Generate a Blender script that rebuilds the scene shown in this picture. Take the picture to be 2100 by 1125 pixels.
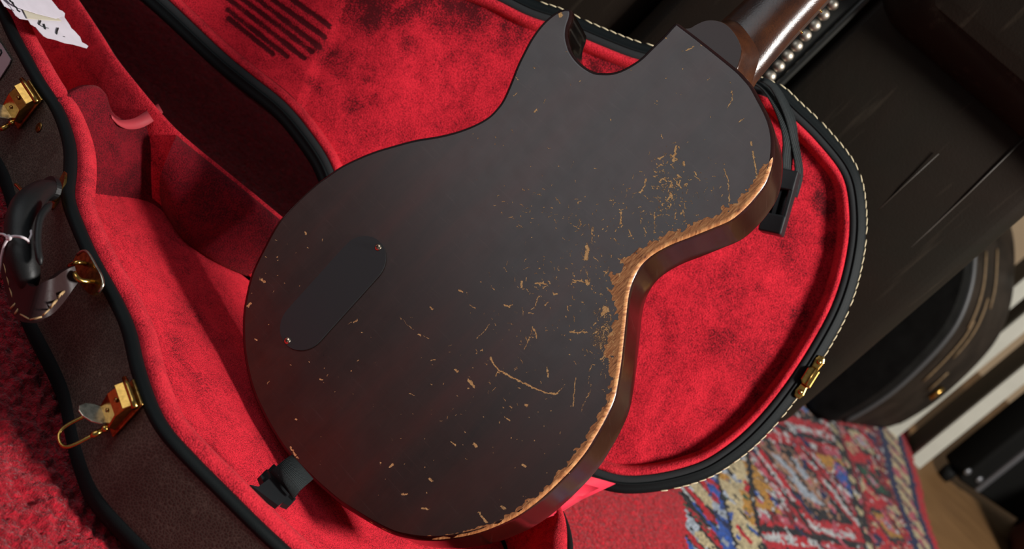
import bpy, bmesh, math, random
import numpy as np
from mathutils import Vector, Matrix

# ------------------------------------------------------------------ clear
for o in list(bpy.data.objects):
    bpy.data.objects.remove(o)
SC = bpy.context.scene
COL = SC.collection
random.seed(7)
RNG = np.random.default_rng(7)

# ------------------------------------------------------------------ camera
PITCH = math.radians(20.0); CAMH = 0.598; FL = 50.0
FPX = FL / 36.0 * 2100
RT = np.array([1.0, 0, 0])
UP = np.array([0, math.sin(PITCH), math.cos(PITCH)])
FW = np.array([0, math.cos(PITCH), -math.sin(PITCH)])
CAM = np.array([0, 0, CAMH])
cd = bpy.data.cameras.new('camera'); cam = bpy.data.objects.new('camera', cd); COL.objects.link(cam)
cd.sensor_width = 36; cd.lens = FL; cd.clip_start = 0.02
S2 = 1 / math.sqrt(2)
ix, iy, iz = (RT + UP) * S2, (UP - RT) * S2, -FW      # the photographer rolled the camera 45 degrees
cam.matrix_world = Matrix([[ix[0], iy[0], iz[0], CAM[0]], [ix[1], iy[1], iz[1], CAM[1]], [ix[2], iy[2], iz[2], CAM[2]], [0, 0, 0, 1]])
cd.dof.use_dof = True; cd.dof.focus_distance = 1.05; cd.dof.aperture_fstop = 8.0
SC.camera = cam

# ------------------------------------------------------------------ world, lights, exposure
w = bpy.data.worlds.new('world'); SC.world = w; w.use_nodes = True
w.node_tree.nodes['Background'].inputs[0].default_value = (0.80, 0.90, 1.0, 1)
w.node_tree.nodes['Background'].inputs[1].default_value = 0.12
def area(name, loc, target, size, power, col=(1, 1, 1), sy=None):
    l = bpy.data.lights.new(name, 'AREA'); l.energy = power; l.size = size; l.color = col
    if sy: l.shape = 'RECTANGLE'; l.size_y = sy
    o = bpy.data.objects.new(name, l); COL.objects.link(o)
    o.location = loc
    o.rotation_euler = (Vector(target) - Vector(loc)).to_track_quat('-Z', 'Y').to_euler()
    return o
area('key_softbox', (1.60, 0.60, 1.62), (0.0, 1.05, 0.2), 0.40, 92, (1.0, 0.97, 0.93))
area('window_light', (-1.20, 0.25, 0.98), (0.0, 1.02, 0.30), 1.0, 6.0, (0.92, 0.96, 1.0), 1.0)
SC.view_settings.view_transform = 'Standard'
SC.view_settings.look = 'None'
SC.view_settings.exposure = 0.0
SC.view_settings.gamma = 1.0
SC.view_settings.use_curve_mapping = False

# ------------------------------------------------------------------ helpers
def V(*a): return np.array(a, float)
def nrm(a): a = np.asarray(a, float); return a / np.linalg.norm(a)
def ray(x, y):
    a = x - 1050; b = y - 562.5
    return FW + RT * ((a + b) * S2 / FPX) + UP * ((a - b) * S2 / FPX)
def hit(q, P, n):
    d = ray(*q); return CAM + d * (np.dot(np.asarray(P) - CAM, n) / np.dot(d, n))
def atz(q, z): return hit(q, V(0, 0, z), V(0, 0, 1))
def aty(q, y): return hit(q, V(0, y, 0), V(0, 1, 0))

class Thing:
    def __init__(s, name, label, cat, loc, group=None):
        s.o = bpy.data.objects.new(name, None); COL.objects.link(s.o)
        s.o.empty_display_size = 0.05
        s.L = V(*loc); s.o.location = loc
        s.o['label'] = label; s.o['category'] = cat
        if group: s.o['group'] = group

def mk(name, v, f, mat, parent=None, smooth=True, attrs=None, L=None, label=None, sharp=None):
    """link one mesh; vertices are given in world coordinates"""
    if isinstance(parent, Thing): L = parent.L; par = parent.o
    else: par = parent
    if L is None:
        L = V(*par['origin']) if par is not None and 'origin' in par else V(0, 0, 0)
    v = np.asarray(v, float) - L
    me = bpy.data.meshes.new(name)
    if isinstance(f, np.ndarray):
        n = len(f); k = f.shape[1]
        me.vertices.add(len(v)); me.vertices.foreach_set('co', v.ravel())
        me.loops.add(n * k); me.loops.foreach_set('vertex_index', f.ravel().astype(np.int32))
        me.polygons.add(n); me.polygons.foreach_set('loop_start', np.arange(0, n * k, k, dtype=np.int32))
        me.polygons.foreach_set('loop_total', np.full(n, k, np.int32))
        me.update(calc_edges=True)
    else:
        me.from_pydata([tuple(x) for x in v], [], [tuple(x) for x in f])
    if not isinstance(f, np.ndarray):
        bm = bmesh.new(); bm.from_mesh(me); bmesh.ops.recalc_face_normals(bm, faces=bm.faces); bm.to_mesh(me); bm.free()
    if smooth: me.polygons.foreach_set('use_smooth', np.ones(len(me.polygons), bool))
    for k, a in (attrs or {}).items():
        a = np.asarray(a, np.float32)
        if a.ndim == 2:
            at = me.attributes.new(k, 'FLOAT_COLOR', 'FACE' if len(a) == len(me.polygons) else 'POINT')
            at.data.foreach_set('color', np.c_[a, np.ones(len(a), np.float32)].ravel() if a.shape[1] == 3 else a.ravel())
        else:
            at = me.attributes.new(k, 'FLOAT', 'POINT'); at.data.foreach_set('value', a)
    if smooth and sharp:
        try: me.set_sharp_from_angle(angle=math.radians(sharp))
        except Exception: pass
    me.materials.append(mat)
    o = bpy.data.objects.new(name, me); COL.objects.link(o)
    o['origin'] = [float(x) for x in L]
    if par is not None: o.parent = par
    else: o.location = L
    if label: o['label'] = label
    return o
def tag(o, label, cat, group=None, kind=None):
    o['label'] = label; o['category'] = cat
    if group: o['group'] = group
    if kind: o['kind'] = kind
    return o

def join(*parts):
    vs, fs, k = [], [], 0
    for v, f in parts:
        vs += [tuple(x) for x in v]; fs += [tuple(i + k for i in q) for q in f]; k += len(v)
    return vs, fs
def from_bm(bm):
    bm.verts.ensure_lookup_table()
    r = [tuple(v.co) for v in bm.verts], [tuple(v.index for v in f.verts) for f in bm.faces]
    bm.free(); return r
def box(c, ax, h, bev=0.0, seg=2):
    """box at c, axes ax (3 unit vectors), half sizes h"""
    bm = bmesh.new(); bmesh.ops.create_cube(bm, size=2)
    for v in bm.verts: v.co = Vector((v.co.x * h[0], v.co.y * h[1], v.co.z * h[2]))
    if bev: bmesh.ops.bevel(bm, geom=bm.edges[:], offset=bev, segments=seg, affect='EDGES', profile=0.5)
    bm.verts.index_update()
    vs, fs = from_bm(bm)
    A = np.array(ax, float)
    return [tuple(np.asarray(c) + np.asarray(v) @ A) for v in vs], fs
def prism(poly, fr, d0, d1, bev=0.0, seg=2):
    """poly: 2d points; fr = (origin, a, b, n); extruded along n from d0 to d1"""
    O, a, b, n = [np.asarray(q, float) for q in fr]
    bm = bmesh.new()
    lo = [bm.verts.new((p[0], p[1], d0)) for p in poly]; hi = [bm.verts.new((p[0], p[1], d1)) for p in poly]
    N = len(poly)
    bm.faces.new(lo[::-1]); bm.faces.new(hi)
    for i in range(N): bm.faces.new((lo[i], lo[(i + 1) % N], hi[(i + 1) % N], hi[i]))
    if bev:
        top = [e for e in bm.edges if len({round(v.co.z, 7) for v in e.verts}) == 1]
        bmesh.ops.bevel(bm, geom=top, offset=bev, segments=seg, affect='EDGES', profile=0.5)
    bmesh.ops.triangulate(bm, faces=[f for f in bm.faces if len(f.verts) > 4])
    bm.verts.index_update()
    vs, fs = from_bm(bm)
    return [tuple(O + a * v[0] + b * v[1] + n * v[2]) for v in vs], fs
def tube(pts, r, seg=10, closed=False, flat=None):
    """round tube through pts; r a number or a list; flat=(direction, factor) squashes it"""
    P = np.array(pts, float); n = len(P)
    rr = np.full(n, r) if np.isscalar(r) else np.array(r, float)
    T = np.zeros_like(P)
    for i in range(n):
        a = P[(i - 1) % n] if (closed or i > 0) else P[i]; b = P[(i + 1) % n] if (closed or i < n - 1) else P[i]
        T[i] = nrm(b - a)
    ref = V(0, 0, 1) if abs(T[0][2]) < 0.9 else V(1, 0, 0)
    A = nrm(np.cross(T[0], ref)); vs, fs = [], []
    for i in range(n):
        A = nrm(A - T[i] * np.dot(A, T[i])); B = np.cross(T[i], A)
        for k in range(seg):
            t = 2 * math.pi * k / seg
            d = (A * math.cos(t) + B * math.sin(t)) * rr[i]
            if flat is not None: d = d - flat[0] * np.dot(d, flat[0]) * (1 - flat[1])
            vs.append(P[i] + d)
    for i in range(n if closed else n - 1):
        for k in range(seg):
            j = (i + 1) % n
            fs.append((i * seg + k, i * seg + (k + 1) % seg, j * seg + (k + 1) % seg, j * seg + k))
    if not closed:
        fs.append(tuple(range(seg))[::-1]); fs.append(tuple((n - 1) * seg + k for k in range(seg)))
    return vs, fs
def ribbon(ca, cb, th):
    """strap between two edge polylines (lists of 3d points), thickness th"""
    A, B = np.array(ca), np.array(cb); n = len(A); vs, fs = [], []
    for i in range(n):
        t = nrm(A[min(i + 1, n - 1)] - A[max(i - 1, 0)]); q = nrm(B[i] - A[i]); nn = nrm(np.cross(t, q))
        vs += [A[i] + nn * th / 2, B[i] + nn * th / 2, B[i] - nn * th / 2, A[i] - nn * th / 2]
    for i in range(n - 1):
        for k in range(4): fs.append((i * 4 + k, i * 4 + (k + 1) % 4, (i + 1) * 4 + (k + 1) % 4, (i + 1) * 4 + k))
    fs += [(0, 1, 2, 3), tuple((n - 1) * 4 + k for k in (3, 2, 1, 0))]
    return vs, fs
def lathe(prof, O, n, seg=16):
    n = nrm(n); a = nrm(np.cross(n, V(0.3, 0.5, 0.81))); b = np.cross(n, a); vs, fs = [], []
    for r, h in prof:
        for k in range(seg):
            t = 2 * math.pi * k / seg
            vs.append(np.asarray(O) + n * h + (a * math.cos(t) + b * math.sin(t)) * r)
    m = len(prof)
    for i in range(m - 1):
        for k in range(seg): fs.append((i * seg + k, i * seg + (k + 1) % seg, (i + 1) * seg + (k + 1) % seg, (i + 1) * seg + k))
    fs.append(tuple(range(seg))[::-1]); fs.append(tuple((m - 1) * seg + k for k in range(seg)))
    return vs, fs

def spline(pts, n, closed=True):
    """centripetal-ish Catmull-Rom, resampled to n points by arc length"""
    P = np.array(pts, float); m = len(P); out = []
    for i in range(m if closed else m - 1):
        if closed: p0, p1, p2, p3 = P[i - 1], P[i], P[(i + 1) % m], P[(i + 2) % m]
        else: p0, p1, p2, p3 = P[max(i - 1, 0)], P[i], P[i + 1], P[min(i + 2, m - 1)]
        for t in np.linspace(0, 1, 16, endpoint=False):
            out.append(0.5 * ((2 * p1) + (p2 - p0) * t + (2 * p0 - 5 * p1 + 4 * p2 - p3) * t * t + (3 * p1 - p0 - 3 * p2 + p3) * t ** 3))
    if not closed: out.append(P[-1])
    out = np.array(out)
    if closed: out = np.vstack([out, out[:1]])
    s = np.r_[0, np.cumsum(np.linalg.norm(np.diff(out, axis=0), axis=1))]
    u = np.linspace(0, s[-1], n, endpoint=not closed)
    return np.stack([np.interp(u, s, out[:, k]) for k in range(P.shape[1])], 1)
def smooth_closed(a, k):
    for _ in range(k): a = (np.roll(a, 1, 0) + 2 * a + np.roll(a, -1, 0)) / 4
    return a
def ccw(P):
    x, y = P[:, 0], P[:, 1]
    return P if np.sum(x * np.roll(y, -1) - np.roll(x, -1) * y) > 0 else P[::-1]
def normals_in(P, k=3):
    T = smooth_closed(np.roll(P, -1, 0) - np.roll(P, 1, 0), k)
    T /= np.linalg.norm(T, axis=1)[:, None] + 1e-12
    return np.stack([-T[:, 1], T[:, 0]], 1)              # inward for ccw outlines
def inset(P, d): return P + normals_in(P) * d
def inside(poly, q):
    x, y = q[:, 0], q[:, 1]; r = np.zeros(len(q), bool); n = len(poly)
    for i in range(n):
        x0, y0 = poly[i]; x1, y1 = poly[(i + 1) % n]
        if y0 == y1: continue
        c = ((y0 > y) != (y1 > y)); r ^= c & (x < (x1 - x0) * (y - y0) / (y1 - y0) + x0)
    return r
def dist_poly(poly, q, closed=True):
    """distance of points q to the polyline and the index of the nearest segment and foot point"""
    best = np.full(len(q), 1e9); idx = np.zeros(len(q), int); foot = np.zeros_like(q)
    n = len(poly)
    for i in range(n if closed else n - 1):
        a = poly[i]; d = poly[(i + 1) % n] - a; L2 = d @ d + 1e-18
        t = np.clip(((q - a) @ d) / L2, 0, 1); p = a + t[:, None] * d
        e = np.sum((q - p) ** 2, 1); m = e < best
        best[m] = e[m]; idx[m] = i; foot[m] = p[m]
    return np.sqrt(best), idx, foot
def grid_fill(poly, step, ang=0.0):
    """quads filling the polygon; border vertices snapped onto it"""
    c, s = math.cos(ang), math.sin(ang); M = np.array([[c, s], [-s, c]])
    Q = poly @ M.T
    x0, y0 = Q.min(0) - step; x1, y1 = Q.max(0) + step
    nx = int((x1 - x0) / step) + 2; ny = int((y1 - y0) / step) + 2
    gx, gy = np.meshgrid(x0 + np.arange(nx) * step, y0 + np.arange(ny) * step)
    g = np.stack([gx.ravel(), gy.ravel()], 1); ins = np.zeros((ny, nx), bool); xs = gx[0]
    X0, Y0 = Q[:, 0], Q[:, 1]; X1, Y1 = np.roll(X0, -1), np.roll(Y0, -1)
    for r in range(ny):
        yy = gy[r, 0]; c_ = (Y0 > yy) != (Y1 > yy)
        cr = np.sort((X1[c_] - X0[c_]) * (yy - Y0[c_]) / (Y1[c_] - Y0[c_]) + X0[c_])
        ins[r] = np.searchsorted(cr, xs) % 2 == 1
    ins = ins.ravel()
    I = np.arange(nx * ny).reshape(ny, nx)
    f = np.stack([I[:-1, :-1].ravel(), I[:-1, 1:].ravel(), I[1:, 1:].ravel(), I[1:, :-1].ravel()], 1)
    f = f[ins[f].sum(1) >= 1]
    used = np.unique(f); out = used[~ins[used]]
    _, _, ft = dist_poly(Q, g[out]); g[out] = ft
    rm = np.full(nx * ny, -1); rm[used] = np.arange(len(used))
    return g[used] @ M, rm[f]
def ring(P, prof, fr, closed_prof=False, sc=None):
    """sweep a profile [(inset, height)] along the closed outline P in frame fr=(O,a,b,n)"""
    O, a, b, n = [np.asarray(q, float) for q in fr]
    N = normals_in(P); m = len(P); k = len(prof); vs = np.zeros((k, m, 3))
    for j, (d, hh) in enumerate(prof):
        Q = P + N * (d if sc is None or d < 0 else d * sc[:, None])
        vs[j] = O + Q[:, :1] * a + Q[:, 1:] * b + n * hh
    I = np.arange(k * m).reshape(k, m); fs = []
    for j in range(k if closed_prof else k - 1):
        A, B = I[j], I[(j + 1) % k]
        fs.append(np.stack([A, np.roll(A, -1), np.roll(B, -1), B], 1))
    return vs.reshape(-1, 3), np.concatenate(fs)
def vnoise(q, scale, seed=0):
    """smooth value noise for numpy points (n,2)"""
    rg = np.random.default_rng(seed); T = rg.random((256, 256))
    p = q / scale; i = np.floor(p).astype(int); f = p - i; f = f * f * (3 - 2 * f)
    a = T[i[:, 0] % 256, i[:, 1] % 256]; b = T[(i[:, 0] + 1) % 256, i[:, 1] % 256]
    c = T[i[:, 0] % 256, (i[:, 1] + 1) % 256]; d = T[(i[:, 0] + 1) % 256, (i[:, 1] + 1) % 256]
    return (a * (1 - f[:, 0]) + b * f[:, 0]) * (1 - f[:, 1]) + (c * (1 - f[:, 0]) + d * f[:, 0]) * f[:, 1]
def sstep(a, b, x): t = np.clip((x - a) / (b - a), 0, 1); return t * t * (3 - 2 * t)

# ------------------------------------------------------------------ materials
class NT:
    def __init__(s, name):
        s.m = bpy.data.materials.new(name); s.m.use_nodes = True; s.t = s.m.node_tree
        s.b = s.t.nodes['Principled BSDF']; s.tc = s.t.nodes.new('ShaderNodeTexCoord')
    def n(s, kind, **kw):
        x = s.t.nodes.new(kind)
        for k, v in kw.items():
            if hasattr(x, k): setattr(x, k, v)
            else: x.inputs[k].default_value = v
        return x
    def l(s, a, b): s.t.links.new(a, b)
    def obj(s, scale=(1, 1, 1), rot=(0, 0, 0)):
        mp = s.n('ShaderNodeMapping'); mp.inputs['Scale'].default_value = scale; mp.inputs['Rotation'].default_value = rot
        s.l(s.tc.outputs['Object'], mp.inputs['Vector']); return mp.outputs[0]
    def noise(s, vec, scale, detail=3, rough=0.55, dist=0.0):
        x = s.n('ShaderNodeTexNoise'); x.inputs['Scale'].default_value = scale; x.inputs['Detail'].default_value = detail
        x.inputs['Roughness'].default_value = rough; x.inputs['Distortion'].default_value = dist
        s.l(vec, x.inputs['Vector']); return x.outputs['Fac']
    def ramp(s, fac, stops):
        x = s.n('ShaderNodeValToRGB'); e = x.color_ramp.elements
        while len(e) < len(stops): e.new(0.5)
        for i, (p, c) in enumerate(stops):
            e[i].position = p; e[i].color = (c[0], c[1], c[2], 1) if not np.isscalar(c) else (c, c, c, 1)
        s.l(fac, x.inputs[0]); return x.outputs[0]
    def mix(s, fac, a, b, mode='MIX'):
        x = s.n('ShaderNodeMix', data_type='RGBA', blend_type=mode)
        for sock, val in ((x.inputs['Factor'], fac), (x.inputs['A'], a), (x.inputs['B'], b)):
            sock = [q for q in x.inputs if q.name == sock.name and q.type == ('VALUE' if sock.name == 'Factor' else 'RGBA')][0]
            if hasattr(val, 'node'): s.l(val, sock)
            else: sock.default_value = val if np.isscalar(val) else (*val[:3], 1)
        return [q for q in x.outputs if q.type == 'RGBA'][0]
    def math(s, op, a, b=0.0, clamp=False):
        x = s.n('ShaderNodeMath', operation=op); x.use_clamp = clamp
        for i, v in enumerate((a, b)):
            if hasattr(v, 'node'): s.l(v, x.inputs[i])
            else: x.inputs[i].default_value = v
        return x.outputs[0]
    def attr(s, name, out='Fac'):
        x = s.n('ShaderNodeAttribute'); x.attribute_name = name; return x.outputs[out]
    def bump(s, h, strength, dist):
        x = s.n('ShaderNodeBump'); x.inputs['Strength'].default_value = strength; x.inputs['Distance'].default_value = dist
        s.l(h, x.inputs['Height']); s.l(x.outputs[0], s.b.inputs['Normal']); return x
    def set(s, **kw):
        for k, v in kw.items():
            k = k.replace('_', ' ')
            if hasattr(v, 'node'): s.l(v, s.b.inputs[k])
            else: s.b.inputs[k].default_value = v if np.isscalar(v) else (*v[:3], 1)
        return s

def velvet(name, bright, mid, dark, nap_shade=True, grain=900, blot=26, rough=0.85, sheen=0.12):
    t = NT(name); co = t.obj()
    big = t.noise(co, blot, 6, 0.66, 0.7); fine = t.noise(co, grain, 2, 0.6); med = t.noise(co, 150, 3, 0.6)
    v = t.math('ADD', t.math('MULTIPLY', big, 1.15), t.math('MULTIPLY', fine, 1.7))
    v = t.math('ADD', v, t.math('MULTIPLY', med, 0.35))
    v = t.math('SUBTRACT', v, 1.12)
    if nap_shade: v = t.math('SUBTRACT', v, t.attr('nap_shade'))
    c = t.ramp(v, [(0.02, dark), (0.36, mid), (0.72, bright)])
    t.set(Base_Color=c, Roughness=rough, Sheen_Weight=sheen, Sheen_Roughness=0.45, Sheen_Tint=(1.0, 0.25, 0.25), Specular_IOR_Level=0.15)
    t.bump(t.math('ADD', fine, t.math('MULTIPLY', big, 0.8)), 0.7, 0.0015)
    return t.m
def simple(name, col, rough=0.5, metal=0.0, var=0.0, vscale=200, bump=0.0, bscale=400, bdist=0.0005, **kw):
    t = NT(name); co = t.obj()
    if var:
        nn = t.noise(co, vscale, 4)
        t.set(Base_Color=t.ramp(nn, [(0.3, tuple(c * (1 - var) for c in col)), (0.7, tuple(c * (1 + var) for c in col))]))
    else: t.set(Base_Color=col)
    t.set(Roughness=rough, Metallic=metal, **kw)
    if bump: t.bump(t.noise(co, bscale, 3), bump, bdist)
    return t.m

M = {}
M['plush'] = velvet('red_plush', (0.66, 0.017, 0.034), (0.40, 0.008, 0.019), (0.07, 0.002, 0.005))
M['plush_edge'] = velvet('red_plush_edge', (0.66, 0.022, 0.038), (0.42, 0.011, 0.022), (0.12, 0.003, 0.008), nap_shade=False, blot=40)
M['plush_shade'] = velvet('shaded_red_plush', (0.17, 0.0025, 0.009), (0.075, 0.0012, 0.005), (0.025, 0.001, 0.002), nap_shade=False, blot=34)  # darker plush copy, shade of the block and pad put into the colour
def m_tolex():
    t = NT('brown_tolex'); co = t.obj()
    vor = t.n('ShaderNodeTexVoronoi', feature='DISTANCE_TO_EDGE'); vor.inputs['Scale'].default_value = 420; t.l(co, vor.inputs['Vector'])
    n1 = t.noise(co, 30, 4)
    base = t.ramp(n1, [(0.3, (0.026, 0.021, 0.016)), (0.7, (0.055, 0.045, 0.035))])
    crack = t.ramp(vor.outputs['Distance'], [(0.0, 1.0), (0.10, 0.0)])
    t.set(Base_Color=t.mix(t.math('MULTIPLY', crack, t.math('MULTIPLY', n1, 1.1)), base, (0.17, 0.14, 0.11)), Roughness=0.5)
    t.bump(vor.outputs['Distance'], 0.5, 0.0006)
    return t.m
M['tolex'] = m_tolex()
M['binding'] = simple('black_binding', (0.0036, 0.0052, 0.0056), 0.62, bump=0.4, bscale=900, bdist=0.0003, Specular_IOR_Level=0.14)
M['flock'] = simple('black_flock', (0.006, 0.007, 0.008), 0.9, bump=0.6, bscale=1500, bdist=0.0004)
M['gold'] = simple('aged_brass', (0.50, 0.29, 0.075), 0.22, 1.0, var=0.25, vscale=300)
M['gold_dark'] = simple('tarnished_brass', (0.30, 0.17, 0.05), 0.35, 1.0, var=0.5, vscale=350)
M['silver'] = simple('worn_nickel', (0.50, 0.44, 0.34), 0.32, 1.0, var=0.35, vscale=260)
M['handle'] = simple('handle_leather', (0.007, 0.007, 0.007), 0.5, bump=0.3, bscale=300, Specular_IOR_Level=0.3)
M['flap'] = simple('handle_flap_leather', (0.020, 0.006, 0.006), 0.5, bump=0.25, bscale=300, Specular_IOR_Level=0.3)
M['thread'] = simple('cream_thread', (0.62, 0.52, 0.33), 0.7)
M['thread_tan'] = simple('tan_thread', (0.42, 0.26, 0.12), 0.7)
M['paper'] = simple('tag_paper', (0.56, 0.52, 0.57), 0.8, var=0.06, vscale=60)
M['tape'] = simple('yellowed_tape', (0.50, 0.46, 0.36), 0.6)
M['label'] = simple('pink_label_paper', (0.36, 0.26, 0.28), 0.8, var=0.08, vscale=80)
M['ink'] = simple('black_ink', (0.01, 0.01, 0.012), 0.7)
M['string'] = simple('white_string', (0.62, 0.55, 0.57), 0.8, bump=0.6, bscale=1500)
M['plastic'] = simple('black_plastic', (0.010, 0.011, 0.012), 0.38, bump=0.15, bscale=1200, bdist=0.0002)
def m_web():
    t = NT('black_webbing'); co = t.obj(rot=(0.4, 0.7, 0.5))
    wv = t.n('ShaderNodeTexWave'); wv.inputs['Scale'].default_value = 420; wv.inputs['Distortion'].default_value = 1.0; t.l(co, wv.inputs['Vector'])
    t.set(Base_Color=t.ramp(wv.outputs['Fac'], [(0.3, (0.006, 0.007, 0.008)), (0.9, (0.022, 0.028, 0.028))]), Roughness=0.75, Specular_IOR_Level=0.2)
    t.bump(wv.outputs['Fac'], 0.6, 0.0006); return t.m
M['web'] = m_web()
M['ribbon'] = simple('red_ribbon', (0.60, 0.012, 0.040), 0.75, bump=0.3, bscale=900)

def m_body(name='worn_dark_brown_lacquer', k=1.0, red=1.0, r_=0.24, sp=0.46):
    t = NT(name); co = t.obj(scale=(1, 1, 1), rot=(0, 0, 0))
    # guitar attributes: gx, gy = metres across and along the body, wear = finish lost, fleck = chip density
    gx, gy = t.attr('gx'), t.attr('gy')
    cmb = t.n('ShaderNodeCombineXYZ'); t.l(t.math('MULTIPLY', gx, 1.0), cmb.inputs[0]); t.l(t.math('MULTIPLY', gy, 0.16), cmb.inputs[1])
    iso = t.n('ShaderNodeCombineXYZ'); t.l(gx, iso.inputs[0]); t.l(gy, iso.inputs[1])
    d3 = t.n('ShaderNodeSeparateXYZ'); t.l(t.tc.outputs['Object'], d3.inputs[0]); t.l(d3.outputs[2], iso.inputs[2])
    grain = t.noise(cmb.outputs[0], 320, 4, 0.7); broad = t.noise(cmb.outputs[0], 28, 3, 0.5)
    iso = iso.outputs[0]
    lac = t.ramp(broad, [(0.30, (0.034 * k, 0.0160 * k * red, 0.0115 * k * red)), (0.52, (0.058 * k, 0.0205 * k * red, 0.0135 * k * red)), (0.74, (0.095 * k, 0.022 * k * red, 0.0135 * k * red))])
    lac = t.mix(0.35, lac, t.ramp(grain, [(0.3, (0.012 * k, 0.008 * k * red, 0.0065 * k * red)), (0.7, (0.040 * k, 0.019 * k * red, 0.0145 * k * red))]))
    jag = t.noise(iso, 480, 5, 0.75); jag2 = t.noise(iso, 1300, 3, 0.7)
    wv = t.math('ADD', t.attr('wear'), t.math('MULTIPLY', t.math('SUBTRACT', jag, 0.5), 0.55))
    wm = t.math('MULTIPLY', t.math('SUBTRACT', wv, 0.46), 9.0, True)
    fl = t.math('ADD', t.math('MULTIPLY', jag2, 0.62), t.math('MULTIPLY', jag, 0.38))
    fm = t.math('MULTIPLY', t.math('SUBTRACT', fl, t.math('SUBTRACT', 0.80, t.math('MULTIPLY', t.attr('fleck'), 0.36))), 16.0, True)
    sm = t.math('MULTIPLY', t.math('SUBTRACT', t.math('ADD', t.attr('scr'), t.math('MULTIPLY', t.math('SUBTRACT', fl, 0.5), 2.6)), 0.52), 5.0, True)
    sm = t.math('MAXIMUM', sm, t.math('MULTIPLY', fm, 0.7))
    cmb2 = t.n('ShaderNodeCombineXYZ'); t.l(gx, cmb2.inputs[0]); t.l(t.math('MULTIPLY', gy, 0.12), cmb2.inputs[1])
    fib = t.noise(cmb2.outputs[0], 900, 4, 0.7)
    wood = t.ramp(fib, [(0.32, (0.17, 0.048, 0.016)), (0.48, (0.54, 0.21, 0.066)), (0.68, (0.84, 0.44, 0.17))])
    chk = t.n('ShaderNodeCombineXYZ'); t.l(t.math('MULTIPLY', gx, 0.05), chk.inputs[0]); t.l(gy, chk.inputs[1])
    ck = t.ramp(t.noise(chk.outputs[0], 420, 4, 0.7), [(0.60, 0.0), (0.66, 0.22 * k)])
    lac = t.mix(ck, lac, (0.10, 0.060, 0.050))
    tan = t.ramp(fl, [(0.35, (0.60, 0.26, 0.07)), (0.62, (1.0, 0.66, 0.28))])
    t.set(Base_Color=t.mix(sm, t.mix(wm, lac, wood), tan))
    wm = t.math('MAXIMUM', wm, sm)
    r0 = t.math('ADD', r_, t.math('MULTIPLY', t.noise(iso, 60, 4), 0.12))
    t.set(Roughness=t.math('ADD', r0, t.math('MULTIPLY', wm, 0.35)), Specular_IOR_Level=sp)
    h = t.math('SUBTRACT', t.math('MULTIPLY', grain, 0.10), t.math('MULTIPLY', wm, 0.9))
    t.bump(t.math('ADD', h, t.math('MULTIPLY', t.math('MULTIPLY', fib, wm), 0.7)), 0.5, 0.0006)
    return t.m
M['body'] = m_body()
M['side'] = m_body('dark_cherry_side_lacquer', 0.42, 0.55, 0.10, 0.6)
def m_neck():
    t = NT('glossy_neck_lacquer'); co = t.obj()
    n1 = t.noise(co, 22, 4, 0.6); n2 = t.noise(co, 900, 3, 0.7)
    c = t.ramp(n1, [(0.30, (0.022, 0.008, 0.005)), (0.55, (0.060, 0.019, 0.007)), (0.75, (0.120, 0.040, 0.012))])
    c = t.mix(t.math('MULTIPLY', t.ramp(n2, [(0.45, 0.0), (0.7, 1.0)]), 0.5), c, (0.012, 0.006, 0.004))
    t.set(Base_Color=c, Roughness=0.24, Coat_Weight=0.1, Coat_Roughness=0.08); t.bump(t.math('ADD', t.math('MULTIPLY', n1, 4.0), n2), 0.2, 0.0008); return t.m
M['neck'] = m_neck()
M['cover'] = simple('matt_black_cover', (0.0125, 0.0130, 0.0138), 0.55, bump=0.1, bscale=1500, bdist=0.0001)
M['screw'] = simple('screw_steel', (0.62, 0.48, 0.34), 0.25, 1.0)
M['slot'] = simple('screw_recess', (0.03, 0.015, 0.008), 0.6)
def m_leather():
    t = NT('dark_leather'); co = t.obj()
    n1 = t.noise(co, 4.0, 4, 0.6, 0.5); n2 = t.noise(co, 420, 3, 0.6)
    st = t.noise(t.obj(scale=(14, 14, 1.0)), 6, 3, 0.6)
    c = t.ramp(n1, [(0.32, (0.0095, 0.0090, 0.0064)), (0.55, (0.0120, 0.0085, 0.0060)), (0.72, (0.017, 0.0100, 0.0068))])
    c = t.mix(t.ramp(st, [(0.60, 0.0), (0.75, 0.45)]), c, (0.045, 0.034, 0.024))
    t.set(Base_Color=c, Roughness=0.55, Specular_IOR_Level=0.08); t.bump(t.math('ADD', t.math('MULTIPLY', n2, 0.35), t.math('MULTIPLY', n1, 6.0)), 0.25, 0.002); return t.m
M['leather'] = m_leather()
M['welt'] = simple('leather_welt', (0.010, 0.010, 0.008), 0.4)
M['crease'] = simple('pale_leather_crease', (0.040, 0.032, 0.024), 0.6)
M['nail'] = simple('pewter_nail', (0.44, 0.39, 0.32), 0.48, 1.0, var=0.2, vscale=300)
M['darkcase'] = simple('black_vinyl', (0.0065, 0.0065, 0.006), 0.6, var=0.3, vscale=40, Specular_IOR_Level=0.08)
M['darkside'] = simple('brown_vinyl_side', (0.020, 0.0145, 0.0105), 0.55, var=0.5, vscale=16, Specular_IOR_Level=0.1)
M['tanwear'] = simple('bare_tan_wear', (0.16, 0.10, 0.045), 0.7, var=0.4, vscale=200)
M['white_edge'] = simple('pale_painted_board', (0.46, 0.45, 0.38), 0.6, var=0.05, vscale=30)
M['board_shade'] = simple('shaded_board_side', (0.085, 0.078, 0.062), 0.6)  # dark grey paints the shade on the sides of the white boards
M['ampblack'] = simple('black_tolex_box', (0.007, 0.007, 0.0065), 0.65, bump=0.3, bscale=500, Specular_IOR_Level=0.1)
M['alu'] = simple('grey_metal_strip', (0.20, 0.20, 0.21), 0.4, 0.6)
M['bead'] = simple('grey_vinyl_bead', (0.045, 0.045, 0.045), 0.5)
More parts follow.
